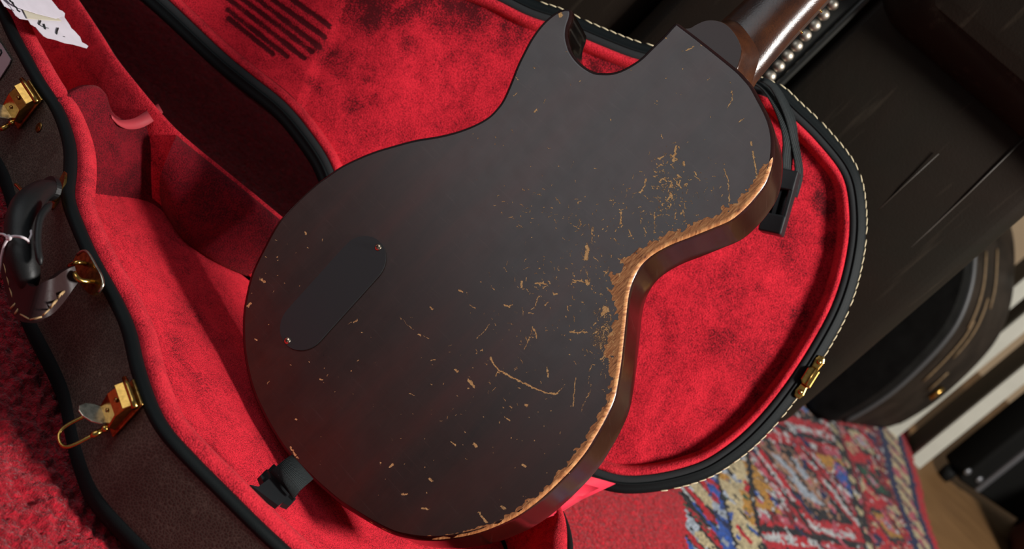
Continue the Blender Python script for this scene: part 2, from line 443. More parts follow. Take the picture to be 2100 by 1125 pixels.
M['redbrown'] = simple('red_brown_leatherette', (0.10, 0.016, 0.012), 0.5, var=0.2, vscale=60)
def m_floor():
    t = NT('brown_floor'); co = t.obj(scale=(1, 6, 1))
    n1 = t.noise(co, 9, 4, 0.6)
    t.set(Base_Color=t.ramp(n1, [(0.3, (0.13, 0.065, 0.024)), (0.7, (0.20, 0.105, 0.040))]), Roughness=0.5); t.bump(n1, 0.1, 0.002); return t.m
M['floor'] = m_floor()
M['wall'] = simple('beige_wall', (0.50, 0.36, 0.22), 0.8, var=0.05, vscale=8)
def m_rug():
    t = NT('woven_rug'); co = t.obj()
    fine = t.noise(co, 700, 3, 0.7); pile = t.noise(t.obj(scale=(1.0, 0.45, 1.0)), 330, 3, 0.7, 0.6)
    v = t.ramp(t.math('ADD', t.math('MULTIPLY', fine, 0.45), t.math('MULTIPLY', pile, 0.55)), [(0.32, 0.18), (0.50, 0.72), (0.66, 1.15)])
    t.set(Base_Color=t.mix(1.0, t.attr('col', 'Color'), v, 'MULTIPLY'), Roughness=0.95, Specular_IOR_Level=0.08, Sheen_Weight=0.12, Sheen_Roughness=0.5)
    t.bump(pile, 0.9, 0.004); return t.m
M['rug'] = m_rug()

# ------------------------------------------------------------------ setting: floor, wall
def struct(o): o['kind'] = 'structure'; return o
struct(mk('floor', [(-2.5, -0.6, -0.012), (3.2, -0.6, -0.012), (3.2, 4.2, -0.012), (-2.5, 4.2, -0.012), (-2.5, -0.6, -0.05), (3.2, -0.6, -0.05), (3.2, 4.2, -0.05), (-2.5, 4.2, -0.05)],
          [(0, 1, 2, 3), (4, 7, 6, 5), (0, 4, 5, 1), (1, 5, 6, 2), (2, 6, 7, 3), (3, 7, 4, 0)], M['floor'], smooth=False))
struct(mk('wall_back', *box(V(0.35, 3.65, 1.2), np.eye(3), V(2.85, 0.05, 1.22)), M['wall'], smooth=False))

# ------------------------------------------------------------------ rug (red field, patterned end)
def build_rug():
    step = 0.0036
    xs = np.arange(-0.85, 0.90, step); ys = np.arange(0.30, 2.95, step)
    gx, gy = np.meshgrid(xs, ys); nx, ny = len(xs), len(ys)
    I = np.arange(nx * ny).reshape(ny, nx)
    f = np.stack([I[:-1, :-1].ravel(), I[:-1, 1:].ravel(), I[1:, 1:].ravel(), I[1:, :-1].ravel()], 1)
    X, Yy = gx.ravel(), gy.ravel()
    fx, fy = X[f].mean(1), Yy[f].mean(1)
    wv = 0.010 * np.sin(fy * 9) + 0.006 * np.sin(fy * 23 + 1)
    W = (fx - 0.349 - (1.6 - fy) * 0.355) / (0.514 - 0.193 * (1.6 - fy)) + wv       # 0 blue stripe, 1 right edge
    t = fy * 0.98 - fx * 0.2
    C = {k: np.array(v) for k, v in dict(red=(0.46, 0.010, 0.020), dred=(0.20, 0.006, 0.012), black=(0.010, 0.010, 0.013), white=(0.50, 0.50, 0.50),
         cream=(0.52, 0.42, 0.24), pale=(0.36, 0.40, 0.46), blue=(0.025, 0.085, 0.36), sky=(0.08, 0.20, 0.48), navy=(0.010, 0.018, 0.075), gold=(0.46, 0.22, 0.035),
         green=(0.008, 0.075, 0.035), pink=(0.50, 0.09, 0.13), tan=(0.36, 0.18, 0.11)).items()}
    q = np.stack([fx, fy], 1)
    cell = np.stack([np.floor(fx / 0.011), np.floor(fy / 0.016)], 1)
    h1 = vnoise(np.stack([fx * 0.8, fy], 1), 0.013, 1); h2 = vnoise(np.stack([fx * .8, fy], 1), 0.017, 2); h3 = vnoise(q, 0.035, 3); h4 = vnoise(q, 0.008, 4)
    col = np.tile(C['red'], (len(fx), 1))
    def put(m, c): col[m] = C[c]
    # knotted jagged band beside the plain field
    jag = -0.135 + 0.03 * (np.abs(((t / 0.10) % 1) - 0.5) * 2) + 0.02 * (h1 - 0.5)
    band = (W > jag) & (W < 0.012)
    dia = np.abs(((t / 0.105 + W * 2.0) % 1) - 0.5) * 2
    put(band & (dia > 0.58), 'black'); put(band & (dia > 0.64) & (h2 > 0.42), 'pale'); put(band & (dia > 0.66) & (h1 > 0.58), 'cream')
    put(band & (dia < 0.30) & (h1 > 0.52), 'black'); put(band & (dia < 0.22) & (h2 > 0.5), 'white'); put(band & (dia > .36) & (dia < .46) & (h3 > .62), 'green')
    put(band & (dia < 0.14) & (h3 < 0.35), 'blue')
    # blue stripe
    b = (W >= 0.012) & (W < 0.062); put(b, 'blue'); put(b & (h1 > 0.60), 'pale'); put(b & (h2 > 0.68), 'red'); put(b & (h1 < 0.25), 'navy')
    b = (W >= 0.062) & (W < 0.074); put(b, 'black')
    # cream stripe
    b = (W >= 0.074) & (W < 0.185); put(b, 'cream'); put(b & (h3 > 0.64), 'gold'); put(b & (h2 > 0.76), 'pale'); put(b & (h1 > 0.84), 'blue')
    put(b & (h1 < 0.15), 'black'); put(b & (h2 < 0.12), 'red'); put(b & (h4 > 0.90), 'green')
    b = (W >= 0.185) & (W < 0.205); put(b, 'black'); put(b & (h4 > 0.8), 'cream')
    # main field of nested diamonds
    b = (W >= 0.205) & (W < 0.635)
    wc = (W - 0.42) / 0.215
    tt = ((t / 0.27) % 1 - 0.5) * 2
    d = np.abs(wc) * 0.75 + np.abs(tt) * 1.0 + (h2 - 0.5) * 0.07
    k = np.floor(t / 0.27) % 3
    put(b, 'red'); put(b & (d > 1.12), 'dred'); put(b & (d > 1.12) & (h1 > 0.55), 'white'); put(b & (d > 1.12) & (h2 > 0.66), 'pink'); put(b & (d > 1.25) & (h4 > .6), 'black')
    put(b & (d > 0.94) & (d < 1.05), 'black'); put(b & (d > 0.80) & (d < 0.92) & (h1 > 0.35), 'white')
    put(b & (d < 0.66), 'black'); put(b & (d < 0.60) & (h4 > 0.62), 'tan'); put(b & (d < 0.46) & (h1 > 0.42), 'tan'); put(b & (d < 0.40) & (h2 > 0.45), 'pale')
    put(b & (d < 0.44) & (k == 1) & (h1 > 0.3), 'sky'); put(b & (d < 0.24) & (k == 1), 'red'); put(b & (d < 0.10) & (h4 > .4), 'black')
    put(b & (d > 1.30) & (h3 > 0.55), 'gold'); put(b & (d > 1.42) & (h3 < .4), 'blue')
    # dotted black guard stripe
    b = (W >= 0.635) & (W < 0.675); put(b, 'black'); put(b & (np.abs((t / 0.045) % 1 - 0.5) < 0.2) & (np.abs(W - 0.655) < 0.012), 'cream')
    b = (W >= 0.675) & (W < 0.690); put(b, 'dred')
    # border with motifs
    b = (W >= 0.690) & (W < 0.860); put(b, 'red'); put(b & (W > 0.80) & (h3 > .4), 'dred')
    m = np.abs(((t / 0.12) % 1) - 0.5) * 2; mw = np.abs((W - 0.765) / 0.06); e = m + 0.6 * mw + (h2 - 0.5) * 0.2
    kk = np.floor(t / 0.12) % 3
    put(b & (e < 0.75) & (e > 0.55), 'black'); put(b & (e < 0.55) & (kk == 0), 'gold'); put(b & (e < 0.55) & (kk == 1), 'green'); put(b & (e < 0.55) & (kk == 2), 'cream')
    put(b & (e < 0.32), 'pink'); put(b & (e < 0.2) & (h1 > .4), 'pale'); put(b & (e > 1.0) & (h1 > 0.62), 'cream'); put(b & (e > 1.05) & (h2 > 0.72), 'navy')
    # navy and white zigzag edge
    b = (W >= 0.860) & (W < 0.888); put(b, 'navy')
    z = np.abs((((t + (W - 0.9) * 0.35) / 0.052) % 1) - 0.5) * 2
    b = (W >= 0.888) & (W < 0.950); put(b, 'cream'); put(b & (z < 0.34), 'dred'); put(b & (z < 0.2), 'navy'); put(b & (h1 > .72), 'pink')
    b = (W >= 0.950) & (W < 0.972); put(b, 'navy')
    pm = (W > 0.19) & (W < 0.86)
    put(pm & (h4 < 0.17), 'black'); put(pm & (h4 > 0.86), 'white'); put(pm & (h1 > 0.86), 'pink'); put(pm & (h2 < 0.10), 'navy'); put((W > jag) & (W < .19) & (h4 < 0.12), 'black')
    keep = (W < 1.0) & ~((fy < 0.98) & (fx < 0.12))
    z0 = 0.0022 * RNG.random(nx * ny) - 0.0035 + 0.0015 * vnoise(np.stack([X, Yy], 1), 0.02, 8)
    col = col * (0.82 + 0.36 * RNG.random(len(col)))[:, None]
    f = f[keep]; col = col[keep]
    us = np.unique(f); rm = np.full(nx * ny, -1); rm[us] = np.arange(len(us))
    v = np.stack([X, Yy, z0], 1)[us]
    o = mk('patterned_rug', v, rm[f], M['rug'], L=V(0, 1.2, -0.012), attrs={'col': col})
    tag(o, 'red woven rug with a multicoloured diamond pattern along its right side', 'rug')
build_rug()
def build_shag():
    step = 0.0026
    xs = np.arange(-0.80, 0.125, step); ys = np.arange(0.30, 0.985, step)
    gx, gy = np.meshgrid(xs, ys); nx, ny = len(xs), len(ys); n = nx * ny
    I = np.arange(n).reshape(ny, nx)
    f = np.stack([I[:-1, :-1].ravel(), I[:-1, 1:].ravel(), I[1:, 1:].ravel(), I[1:, :-1].ravel()], 1)
    q = np.stack([gx.ravel(), gy.ravel()], 1)
    z = 0.0050 * (vnoise(q * V(1, 0.55), 0.0036, 81) ** 1.4) + 0.002 * RNG.random(n) + 0.003 * vnoise(q, 0.02, 82) - 0.0125
    j = (RNG.random((n, 2)) - 0.5) * step * 0.9
    col = np.tile(np.array([0.36, 0.007, 0.018]), (len(f), 1)) * (0.7 + 0.6 * RNG.random(len(f)))[:, None]
    o = mk('shag_rug', np.c_[q + j, z], f, M['rug'], L=V(-0.3, 0.6, -0.012), attrs={'col': col})
    tag(o, 'shaggy deep red rug in front of the guitar case', 'rug')
build_shag()

# ================================================================== GUITAR CASE
case = Thing('guitar_case', 'open brown guitar case lined with red plush on the rug', 'guitar case', (0, 1.0, 0))
RIMZ = 0.085
front_px = [(0, 0), (40, 70), (90, 160), (130, 220), (155, 290), (158, 345), (153, 400), (165, 440), (200, 520), (245, 600), (278, 670), (300, 760), (340, 860), (400, 930), (470, 1000), (540, 1070), (600, 1125)]
hinge_px = [(155, 0), (215, 90), (240, 130), (330, 240), (380, 290), (460, 355), (570, 445)]
pts = [atz(q, RIMZ)[:2] for q in front_px]
pts += [(0.07, 0.769), (0.12, 0.785), (0.165, 0.820), (0.192, 0.875), (0.203, 0.940), (0.200, 1.000), (0.19, 1.043), (0.181, 1.067), (0.166, 1.086), (0.135, 1.103), (0.07, 1.115), (-0.02, 1.119), (-0.10, 1.115)]
pts += [atz(q, RIMZ)[:2] for q in hinge_px[::-1]]
pts += [(-0.52, 1.150), (-0.60, 1.165), (-0.68, 1.168), (-0.725, 1.150), (-0.735, 1.10), (-0.725, 1.02), (-0.69, 0.985), (-0.62, 0.99), (-0.52, 1.012)]
BO = ccw(smooth_closed(spline(pts, 520), 4))
BF = (V(0, 0, 0), V(1, 0, 0), V(0, 1, 0), V(0, 0, 1))
mk('base_shell', *ring(BO, [(-0.0068, 0.0805), (-0.0068, 0.020), (-0.006, 0.014)], BF), M['tolex'], case, label='brown textured vinyl side of the lower case half')
v, f = ring(BO, [(-0.006, 0.016), (-0.0085, 0.013), (-0.0085, 0.006), (-0.004, 0.0005), (0.004, 0.0005)], BF)
mk('bottom_binding', v, f, M['binding'], case)
gv, gf = grid_fill(inset(BO, 0.004), 0.02)
mk('base_bottom', np.c_[gv, np.full(len(gv), 0.0005)], gf, M['binding'], case)
mk('rim_binding', *ring(BO, [(-0.0062, 0.0785), (-0.0076, 0.0790), (-0.0078, 0.0818), (-0.0062, 0.0845), (-0.003, 0.0855), (0.0005, 0.0845), (0.001, 0.080)], BF), M['binding'], case, label='black piping round the rim')
BSC = 1.0 - 0.68 * smooth_closed(sstep(0.3, 0.8, -normals_in(BO)[:, 1]), 12)      # thin along the hinge side
mk('padded_edge', *ring(BO, [(0.0002, 0.080), (0.0008, 0.0845), (0.0045, 0.0885), (0.010, 0.0890), (0.0155, 0.0865), (0.0185, 0.081), (0.0195, 0.072), (0.020, 0.028)], BF, sc=BSC), M['plush_edge'], case, label='padded red plush edge')
FLZ = 0.022
inner = BO + normals_in(BO) * (0.0195 * BSC)[:, None]
gv, gf = grid_fill(inner, 0.003)
nap_shade = 0.16 * (vnoise(gv, 0.05, 11) - 0.5)
def band_nap(gv, pxs, width, amount, z, soft=0.6):
    c = np.array([atz(q, z)[:2] for q in pxs]); d, _, _ = dist_poly(c, gv, False)
    return amount * (1 - sstep(width * soft, width, d))
zz = FLZ + 0.002 * vnoise(gv, 0.06, 5) + 0.0012 * vnoise(gv, 0.02, 6)
mk('base_lining', np.c_[gv, zz], gf, M['plush'], case, attrs={'nap_shade': nap_shade}, label='red plush floor of the lower half')

# neck block with its cradle notch, pocket rim behind it, and the hinge side waist pad
def loft(rows, n=40, m=22):
    R2 = np.array([spline(np.array(r), n, False) for r in rows]); R2 = np.stack([spline(R2[:, i], m, False) for i in range(n)], 1)
    I = np.arange(m * n).reshape(m, n)
    return R2.reshape(-1, 3), [tuple(q) for q in np.stack([I[:-1, :-1].ravel(), I[:-1, 1:].ravel(), I[1:, 1:].ravel(), I[1:, :-1].ravel()], 1)]
def block():
    top = [(120, 212, .084), (135, 203, .087), (155, 195, .091), (180, 188, .094), (203, 189, .095), (219, 203, .092), (226, 226, .084), (238, 246, .076), (262, 259, .071), (290, 256, .072), (311, 244, .078), (323, 236, .081), (342, 250, .082), (356, 268, .081), (370, 292, .079)]
    bot = [(180, 372), (188, 386), (198, 394), (212, 396), (228, 397), (243, 399), (258, 401), (272, 404), (285, 407), (297, 411), (308, 416), (322, 424), (334, 436), (345, 450), (354, 464)]
    T = [atz(q[:2], q[2]) for q in top]; B = [atz(q, FLZ + 0.002) for q in bot]
    kf = [1] * 10 + [0.7, 0.25, 0.05, 0.0, 0.0]
    sh = lambda k, dz: [atz((q[0] - 5 * k * c, q[1] - 15 * k * c), q[2]) + V(0, 0, dz) for q, c in zip(top, kf)]
    return loft([[q * V(1, 1, 0) + V(0, 0, FLZ) for q in sh(1.6, 0)], sh(1.3, -0.010), sh(1.0, -0.001), sh(0.4, 0.001), T, [0.72 * a + 0.28 * b + V(.004, -.002, .002) for a, b in zip(T, B)], [0.35 * a + 0.65 * b + V(.003, -.002, 0) for a, b in zip(T, B)], B, [q + V(.004, -.002, -.003) for q in B]], 60, 40)
mk('neck_block', *block(), M['plush_shade'], case, label='red plush block, shade in its colour, with a curved neck cradle')
def pad():
    top = [atz(q, 0.082) for q in [(350, 304), (384, 328), (428, 358), (470, 390), (520, 432), (575, 475)]]
    rim = [atz(q, 0.084) for q in [(360, 272), (402, 307), (445, 342), (495, 385), (545, 425), (600, 465)]]
    bot = [atz(q, FLZ + 0.003) for q in [(338, 436), (370, 486), (405, 515), (445, 540), (490, 560), (540, 580)]]
    mid = [0.45 * a + 0.55 * b + V(-0.004, -0.008, 0) for a, b in zip(top, bot)]
    rows = [rim, [0.5 * (a + b) + V(0, 0, 0.004) for a, b in zip(rim, top)], top, mid, bot, [q + V(0.0, 0.03, -0.002) for q in bot]]
    rows = [spline(np.array(r), 24, False) for r in rows]
    rows = np.array(rows); R2 = np.stack([spline(rows[:, i], 18, False) for i in range(24)], 1)
    k, m = R2.shape[:2]; I = np.arange(k * m).reshape(k, m)
    fs = np.stack([I[:-1, :-1].ravel(), I[:-1, 1:].ravel(), I[1:, 1:].ravel(), I[1:, :-1].ravel()], 1)
    return R2.reshape(-1, 3), [tuple(q) for q in fs]
mk('waist_pad', *pad(), M['plush_shade'], case, label='red plush pad along the hinge side, shade in its colour')
# satin strip on the edge of the cradle
A = atz((226, 238), 0.074); B = atz((327, 222), 0.080)
cr_a = spline(np.array([atz((x, y), z + 0.002) for x, y, z in [(228, 236, .082), (240, 244, .077), (258, 246, .075), (278, 241, .075), (298, 229, .079), (324, 213, .085)]]), 16, False)
cr_b = spline(np.array([atz((x, y), z + 0.002) for x, y, z in [(230, 243, .080), (244, 257, .075), (264, 265, .071), (290, 262, .072), (314, 249, .078), (334, 231, .084)]]), 16, False)
mk('cradle_trim', *ribbon(cr_a, cr_b, 0.001), simple('pink_cradle_satin', (0.34, 0.030, 0.040), 0.6), case, label='pale red strip lining the neck cradle')

# ---- hardware on the front wall
def wall_at(x):
    i = np.argmin(np.where(BO[:, 1] < 1.045, np.abs(BO[:, 0] - x), 9)); N = -normals_in(BO)[i]
    nn = V(N[0], N[1], 0); return V(BO[i, 0], BO[i, 1], 0) + nn * 0.0075, nn
def latch(x, zc, s=1.0):
    O, N = wall_at(x); Z = V(0, 0, 1); T = nrm(np.cross(Z, N)); O = O + Z * zc
    if T[0] < 0: T = -T
    g = lambda a, b, c: O + (T * a + N * b + Z * c) * s * 0.001
    root = mk('latch', *box(g(0, 1.0, 0), (T, N, Z), V(0.0115, 0.0012, 0.0175) * s, 0.0008), M['gold_dark'], case, label='brass drawbolt latch')
    # raised body: open wedge made of a sloping face and two cheeks
    pr = [(1.5, -13), (9.5, -11), (12.0, 1), (9.5, 11), (5.0, 13.5), (1.5, 13.5)]
    mk('latch_body', *prism([(b * s * .001, c * s * .001) for b, c in pr], (O, N, Z, T), -0.0100 * s, 0.0100 * s, 0.0008), M['gold'], root, smooth=False)
    mk('strike_bar', *tube([g(-13, 6.5, 15), g(-6, 6.5, 15.3), g(6, 6.5, 15.3), g(13.5, 6.5, 15)], [0.0019 * s, 0.0021 * s, 0.0021 * s, 0.0024 * s], 12), M['gold'], root)
    mk('slot_plate', *box(g(0, 9.0, 10.8), (T, nrm(N + Z * 0.9), nrm(Z - N * 0.9)), V(0.0105, 0.0007, 0.0032) * s, 0.0004), M['gold'], root, smooth=False)
    tear = [(-7, 0), (7, 0), (8.5, 5), (8, 11), (4.5, 16), (0, 17.5), (-4.5, 16), (-8, 11), (-8.5, 5)]
    ld = nrm(N * 0.75 + Z * -0.25 - T * 0.25); ln = nrm(np.cross(T, ld))
    mk('lever', *prism([(a * s * .001, b * s * .001) for a, b in tear], (g(-1, 8.5, -11), T, ld, ln), -0.0007 * s, 0.0007 * s, 0.0004), M['silver'], root, smooth=False, label='worn silver thumb lever')
    for a in (-9, 9): mk('pivot', *lathe([(0.0001, -0.002 * s), (0.0023 * s, -0.002 * s), (0.0026 * s, 0), (0.0018 * s, 0.0016 * s), (0.0002, 0.002 * s)], g(a, 9.5, -13.5), T * np.sign(a), 12), M['gold'], root)
    lp = [g(-8.0, 8, -14), g(-8.6, 14, -22), g(-8.6, 21, -34), g(-6, 24, -39.5), g(0, 25, -41), g(6, 24, -39.5), g(8.6, 21, -34), g(8.6, 14, -22), g(8.0, 8, -14)]
    mk('wire_loop', *tube(spline(np.array(lp), 40, False), 0.00125 * s, 8), M['gold'], root)
    mk('loop_collar', *tube([g(8.2, 10, -16.5), g(8.6, 13.5, -21), g(8.6, 14.8, -23)], [0.0021 * s, 0.0024 * s, 0.0012 * s], 8), M['gold'], root)
    for c in (-5, 6): mk('rivet', *lathe([(0.0016 * s, 0), (0.0015 * s, 0.0004), (0.0003, 0.0008)], g(0, 11.2 if c < 0 else 11.6, c), N, 10), M['gold_dark'], root)
latch(-0.112, 0.0645, 0.95)
latch(-0.352, 0.0625, 0.95)
O, N = wall_at(-0.318)
P = hit((80, 261), O, N)
mk('rivet', *lathe([(0.0040, 0), (0.0040, 0.0006), (0.0030, 0.0009), (0.0024, 0.0005), (0.0016, 0.0009), (0.0003, 0.0011)], P, N, 18), M['gold_dark'], case)
# glued paper label and its ink mark
O, N = wall_at(-0.400)
lab = [hit(q, O + N * 0.0008, N) for q in [(-40, 40), (2, 90), (22, 122), (18, 132), (0, 160), (-40, 190)]]
Tn = nrm(np.cross(V(0, 0, 1), N))
p2 = [((q - O) @ Tn, (q - O)[2]) for q in lab]
lo = mk('paper_label', *prism(p2, (O, Tn, V(0, 0, 1), N), 0.0002, 0.0010), M['label'], case, smooth=False, label='pinkish paper label on the case side')
mk('ink_mark', *tube([hit(q, O + N * 0.0014, N) for q in [(-3, 101), (2, 103), (3, 108), (0, 113), (-4, 114)]], 0.0008, 6), M['ink'], lo)

# ---- handle
O, N = wall_at(-0.245)
hp = lambda q, b: hit(q, O + N * b, N)
grip = [hp((106, 386), 0.012), hp((84, 392), 0.022), hp((62, 412), 0.034), hp((46, 445), 0.042), hp((42, 490), 0.043), hp((48, 535), 0.042), hp((58, 572), 0.038), hp((70, 592), 0.034)]
hroot = mk('handle', *tube(spline(np.array(grip), 26, False), [0.0060, 0.0064] + list(np.linspace(0.0075, 0.0105, 8)) + [0.0108] * 10 + list(np.linspace(0.0104, 0.0092, 3)) + [0.0085, 0.0070, 0.0030], 16), M['handle'], case, label='black leather carrying handle')
seam = [p + N * 0.0 + nrm(V(0.5, -0.3, 0.8)) * 0.0086 for p in spline(np.array([hp((88, 420), 0.030), hp((66, 450), 0.040), hp((60, 500), 0.043), hp((66, 545), 0.042)]), 14, False)]
mk('grip_fold', *tube(seam, [0.0012] + [0.0026] * 12 + [0.0012], 8), M['handle'], hroot)
bo = lambda q: 0.036 - 0.026 * sstep(70, 165, q[0])
fl_out = spline(np.array([hp(q, bo(q)) for q in [(6, 512), (8, 556), (20, 604), (30, 640), (48, 658), (68, 661), (92, 652), (118, 628), (140, 600), (160, 577)]]), 40, False)
fl_in = spline(np.array([hp(q, bo(q) + 0.004) for q in [(34, 508), (44, 536), (52, 564), (60, 578), (66, 585), (75, 588), (87, 584), (106, 570), (130, 553), (152, 545)]]), 40, False)
def plate3(P3, n, th):
    c = P3.mean(0); k = len(P3)
    vs = [p + n * th / 2 for p in P3] + [p - n * th / 2 for p in P3]
    e = nrm(np.cross(n, V(0, 0, 1))); g = np.cross(n, e)
    from mathutils.geometry import tessellate_polygon
    tr = tessellate_polygon([[Vector((float((p - c) @ e), float((p - c) @ g), 0)) for p in P3]])
    fs = [tuple(t) for t in tr] + [tuple(i + k for i in t[::-1]) for t in tr] + [(i, (i + 1) % k, k + (i + 1) % k, k + i) for i in range(k)]
    return vs, fs
fo = mk('handle_flap', *ribbon(fl_out, fl_in, 0.0045), M['flap'], hroot, sharp=50, label='dark red-brown stitched leather flap')
tab = spline(np.array([hp(q, 0.010) for q in [(92, 372), (112, 362), (122, 380), (116, 402), (96, 410), (84, 396)]]), 30)
mk('handle_tab', *plate3(tab, N, 0.004), M['handle'], hroot, smooth=False)
for a, b, th in [((8, 540), (13, 562), 0.5), ((14, 566), (19, 586), 0.5), ((20, 590), (26, 610), 0.6), ((22, 632), (33, 621), 0.8), ((31, 643), (38, 633), 0.8), ((42, 644), (60, 654), 0.6), ((62, 655), (86, 649), 0.6), ((88, 646), (101, 634), 0.6), ((103, 631), (116, 615), 0.9), ((118, 611), (131, 597), 1.0)]:
    mk('stitch', *tube([hp(a, bo(a) + 0.0026), hp(((a[0] + b[0]) / 2, (a[1] + b[1]) / 2), bo(a) + 0.0034), hp(b, bo(b) + 0.0026)], th * 0.001, 6), M['thread_tan'], hroot)
pl_px = [(150, 548), (158, 524), (170, 514), (180, 518), (196, 544), (208, 566), (211, 584), (202, 598), (192, 605), (178, 596), (160, 570)]
pl = spline(np.array([hp(q, 0.0015) for q in pl_px]), 48)
mk('mount_plate', *plate3(pl, N, 0.0018), M['gold_dark'], hroot, smooth=False)
mk('mount_plate', *tube(spline(np.array([hp(q, 0.0026) for q in [(158, 522), (170, 514), (181, 519), (196, 544), (208, 566), (211, 584), (202, 599)]]), 26, False), 0.0010, 6), M['silver'], hroot)
mk('ring', *tube(spline(np.array([hp((142, 545), 0.012), hp((158, 538), 0.012), hp((174, 540), 0.004), hp((175, 544), 0.001)]), 14, False), 0.0016, 10), M['gold'], hroot)
mk('ring', *tube(spline(np.array([hp((153, 560), 0.016), hp((157, 568), 0.016), hp((166, 575), 0.013), hp((180, 577), 0.008), hp((194, 578), 0.001)]), 16, False), 0.0020, 10), M['gold'], hroot)
O2, N2 = wall_at(-0.285)
pl = spline(np.array([hit(q, O2 + N2 * 0.002, N2) for q in [(134, 352), (134, 372), (124, 402), (106, 430), (112, 402), (120, 378)]]), 40)
mk('mount_plate', *plate3(pl, N2, 0.002), M['gold_dark'], hroot, smooth=False)
mk('ring', *tube(spline(np.array([hp((96, 375), 0.013), hp((104, 381), 0.012), hp((118, 387), 0.002)]), 10, False), 0.0018, 10), M['gold'], hroot)
mk('ring', *tube(spline(np.array([hp((83, 393), 0.020), hp((92, 400), 0.016), hp((114, 409), 0.002)]), 10, False), 0.0019, 10), M['gold'], hroot)
mk('ring', *tube(spline(np.array([hp((31, 377), 0.020), hp((38, 383), 0.022), hp((47, 394), 0.024)]), 10, False), [0.0008] + [0.0014] * 8 + [0.0008], 8), M['gold'], hroot)

# ---- lid
LA = math.radians(25)
LH = V(0, 1.12, RIMZ); LT = V(0, math.sin(LA), math.cos(LA)); LN = V(0, -math.cos(LA), math.sin(LA))   # LN towards the camera
LF = (LH, V(1, 0, 0), LT, LN)
def lidc(q, d=0.0):
    P = hit(q, LH + LN * d, LN) - LH; return (P[0], P @ LT)
lp = [lidc(q) for q in [(290, 0), (430, 130), (500, 188), (564, 240), (620, 310), (650, 362)]]
lp += [(-0.145, 0.022), (-0.095, 0.007), (-0.03, 0.001), (0.06, 0.000), (0.13, 0.004)]
lp += [lidc(q) for q in [(1235, 1003), (1330, 1010), (1440, 985), (1510, 945), (1570, 893), (1630, 822), (1690, 732), (1740, 638), (1768, 545), (1778, 450), (1762, 350), (1702, 268), (1640, 208), (1590, 168)]]
lp += [lidc(q) for q in [(1440, 124), (1345, 94), (1300, 82), (1200, 41), (1150, 16), (1098, 0)]]
lp += [(-0.195, 0.272), (-0.235, 0.252), (-0.275, 0.212), (-0.315, 0.190), (-0.39, 0.178), (-0.50, 0.17), (-0.62, 0.18), (-0.69, 0.175), (-0.725, 0.15), (-0.735, 0.10), (-0.725, 0.045), (-0.68, 0.018), (-0.60, 0.018), (-0.50, 0.030)]
LO = ccw(smooth_closed(spline(lp, 620), 4))
mk('lid_shell', *ring(LO, [(0.0015, -0.004), (0.0, -0.012), (0.002, -0.050), (0.010, -0.060)], LF), M['tolex'], case, label='brown textured vinyl side of the lid')
gv, gf = grid_fill(inset(LO, 0.010), 0.02)
mk('lid_back', LH + gv[:, :1] * V(1, 0, 0) + gv[:, 1:] * LT - LN * 0.060, gf, M['tolex'], case)
mk('lid_binding', *ring(LO, [(0.0015, -0.006), (-0.0003, -0.003), (0.0008, -0.0002), (0.004, 0.0012), (0.0072, 0.0016), (0.0078, 0.0026), (0.0090, 0.0026), (0.0096, 0.0012)], LF), M['binding'], case, label='black leather binding of the lid')
mk('lid_flock', *ring(LO, [(0.0094, 0.001), (0.0100, 0.0016), (0.0150, 0.0016), (0.0158, -0.003)], LF), M['flock'], case, label='black felt strip inside the lid rim')
mk('lid_padded_edge', *ring(LO, [(0.0152, -0.004), (0.0157, 0.0004), (0.0175, 0.0020), (0.0205, 0.0014), (0.0226, -0.0016), (0.0238, -0.0055), (0.0246, -0.018)], LF), M['plush_edge'], case, label='padded red plush edge of the lid')
li = inset(LO, 0.0236)
gv, gf = grid_fill(li, 0.0013)
LD = -0.0125
nap_shade = 0.10 * (vnoise(gv, 0.06, 21) - 0.5) + 0.05
c0, c1 = np.array(lidc((712, 0), LD)), np.array(lidc((622, 232), LD)); dline = nrm(c1 - c0); nline = np.array([-dline[1], dline[0]])
if nline[0] > 0: nline = -nline
side = (gv - c0) @ nline                                       # > 0 on the neck side
dep = LD + 0.007 * sstep(-0.002, 0.010, side)
dep += 0.003 * vnoise(gv, 0.05, 31) + 0.0015 * vnoise(gv, 0.018, 32)
nap_shade -= 0.10 * sstep(0.0, 0.02, side)
strings = [((468, 22), (590, 118)), ((470, 0), (625, 122)), ((498, 0), (640, 108)), ((527, 0), (655, 98)), ((560, 2), (672, 82)), ((598, 0), (686, 62)), ((470, 40), (560, 112))]
for i, (a, b) in enumerate(strings):                            # marks the strings have pressed into the pile
    c = np.array([lidc(a, -0.008), lidc(b, -0.008)]); d, _, _ = dist_poly(c, gv, False)
    m = (1 - sstep(0.0010, 0.0030, d)) * (side > 0.004)
    nap_shade += 0.95 * m * (0.45 + 0.7 * vnoise(gv, 0.010, 40 + i)); dep -= 0.0008 * m
def blob(q, r, a):  # crushed pile; blobs along the top and right rim also paint rim shadow
    global nap_shade
    d = np.linalg.norm(gv - np.array(lidc(q, LD)), axis=1); nap_shade = nap_shade + a * (1 - sstep(0.3 * r, r, d)) * (0.4 + 1.0 * vnoise(gv, 0.010, 55))
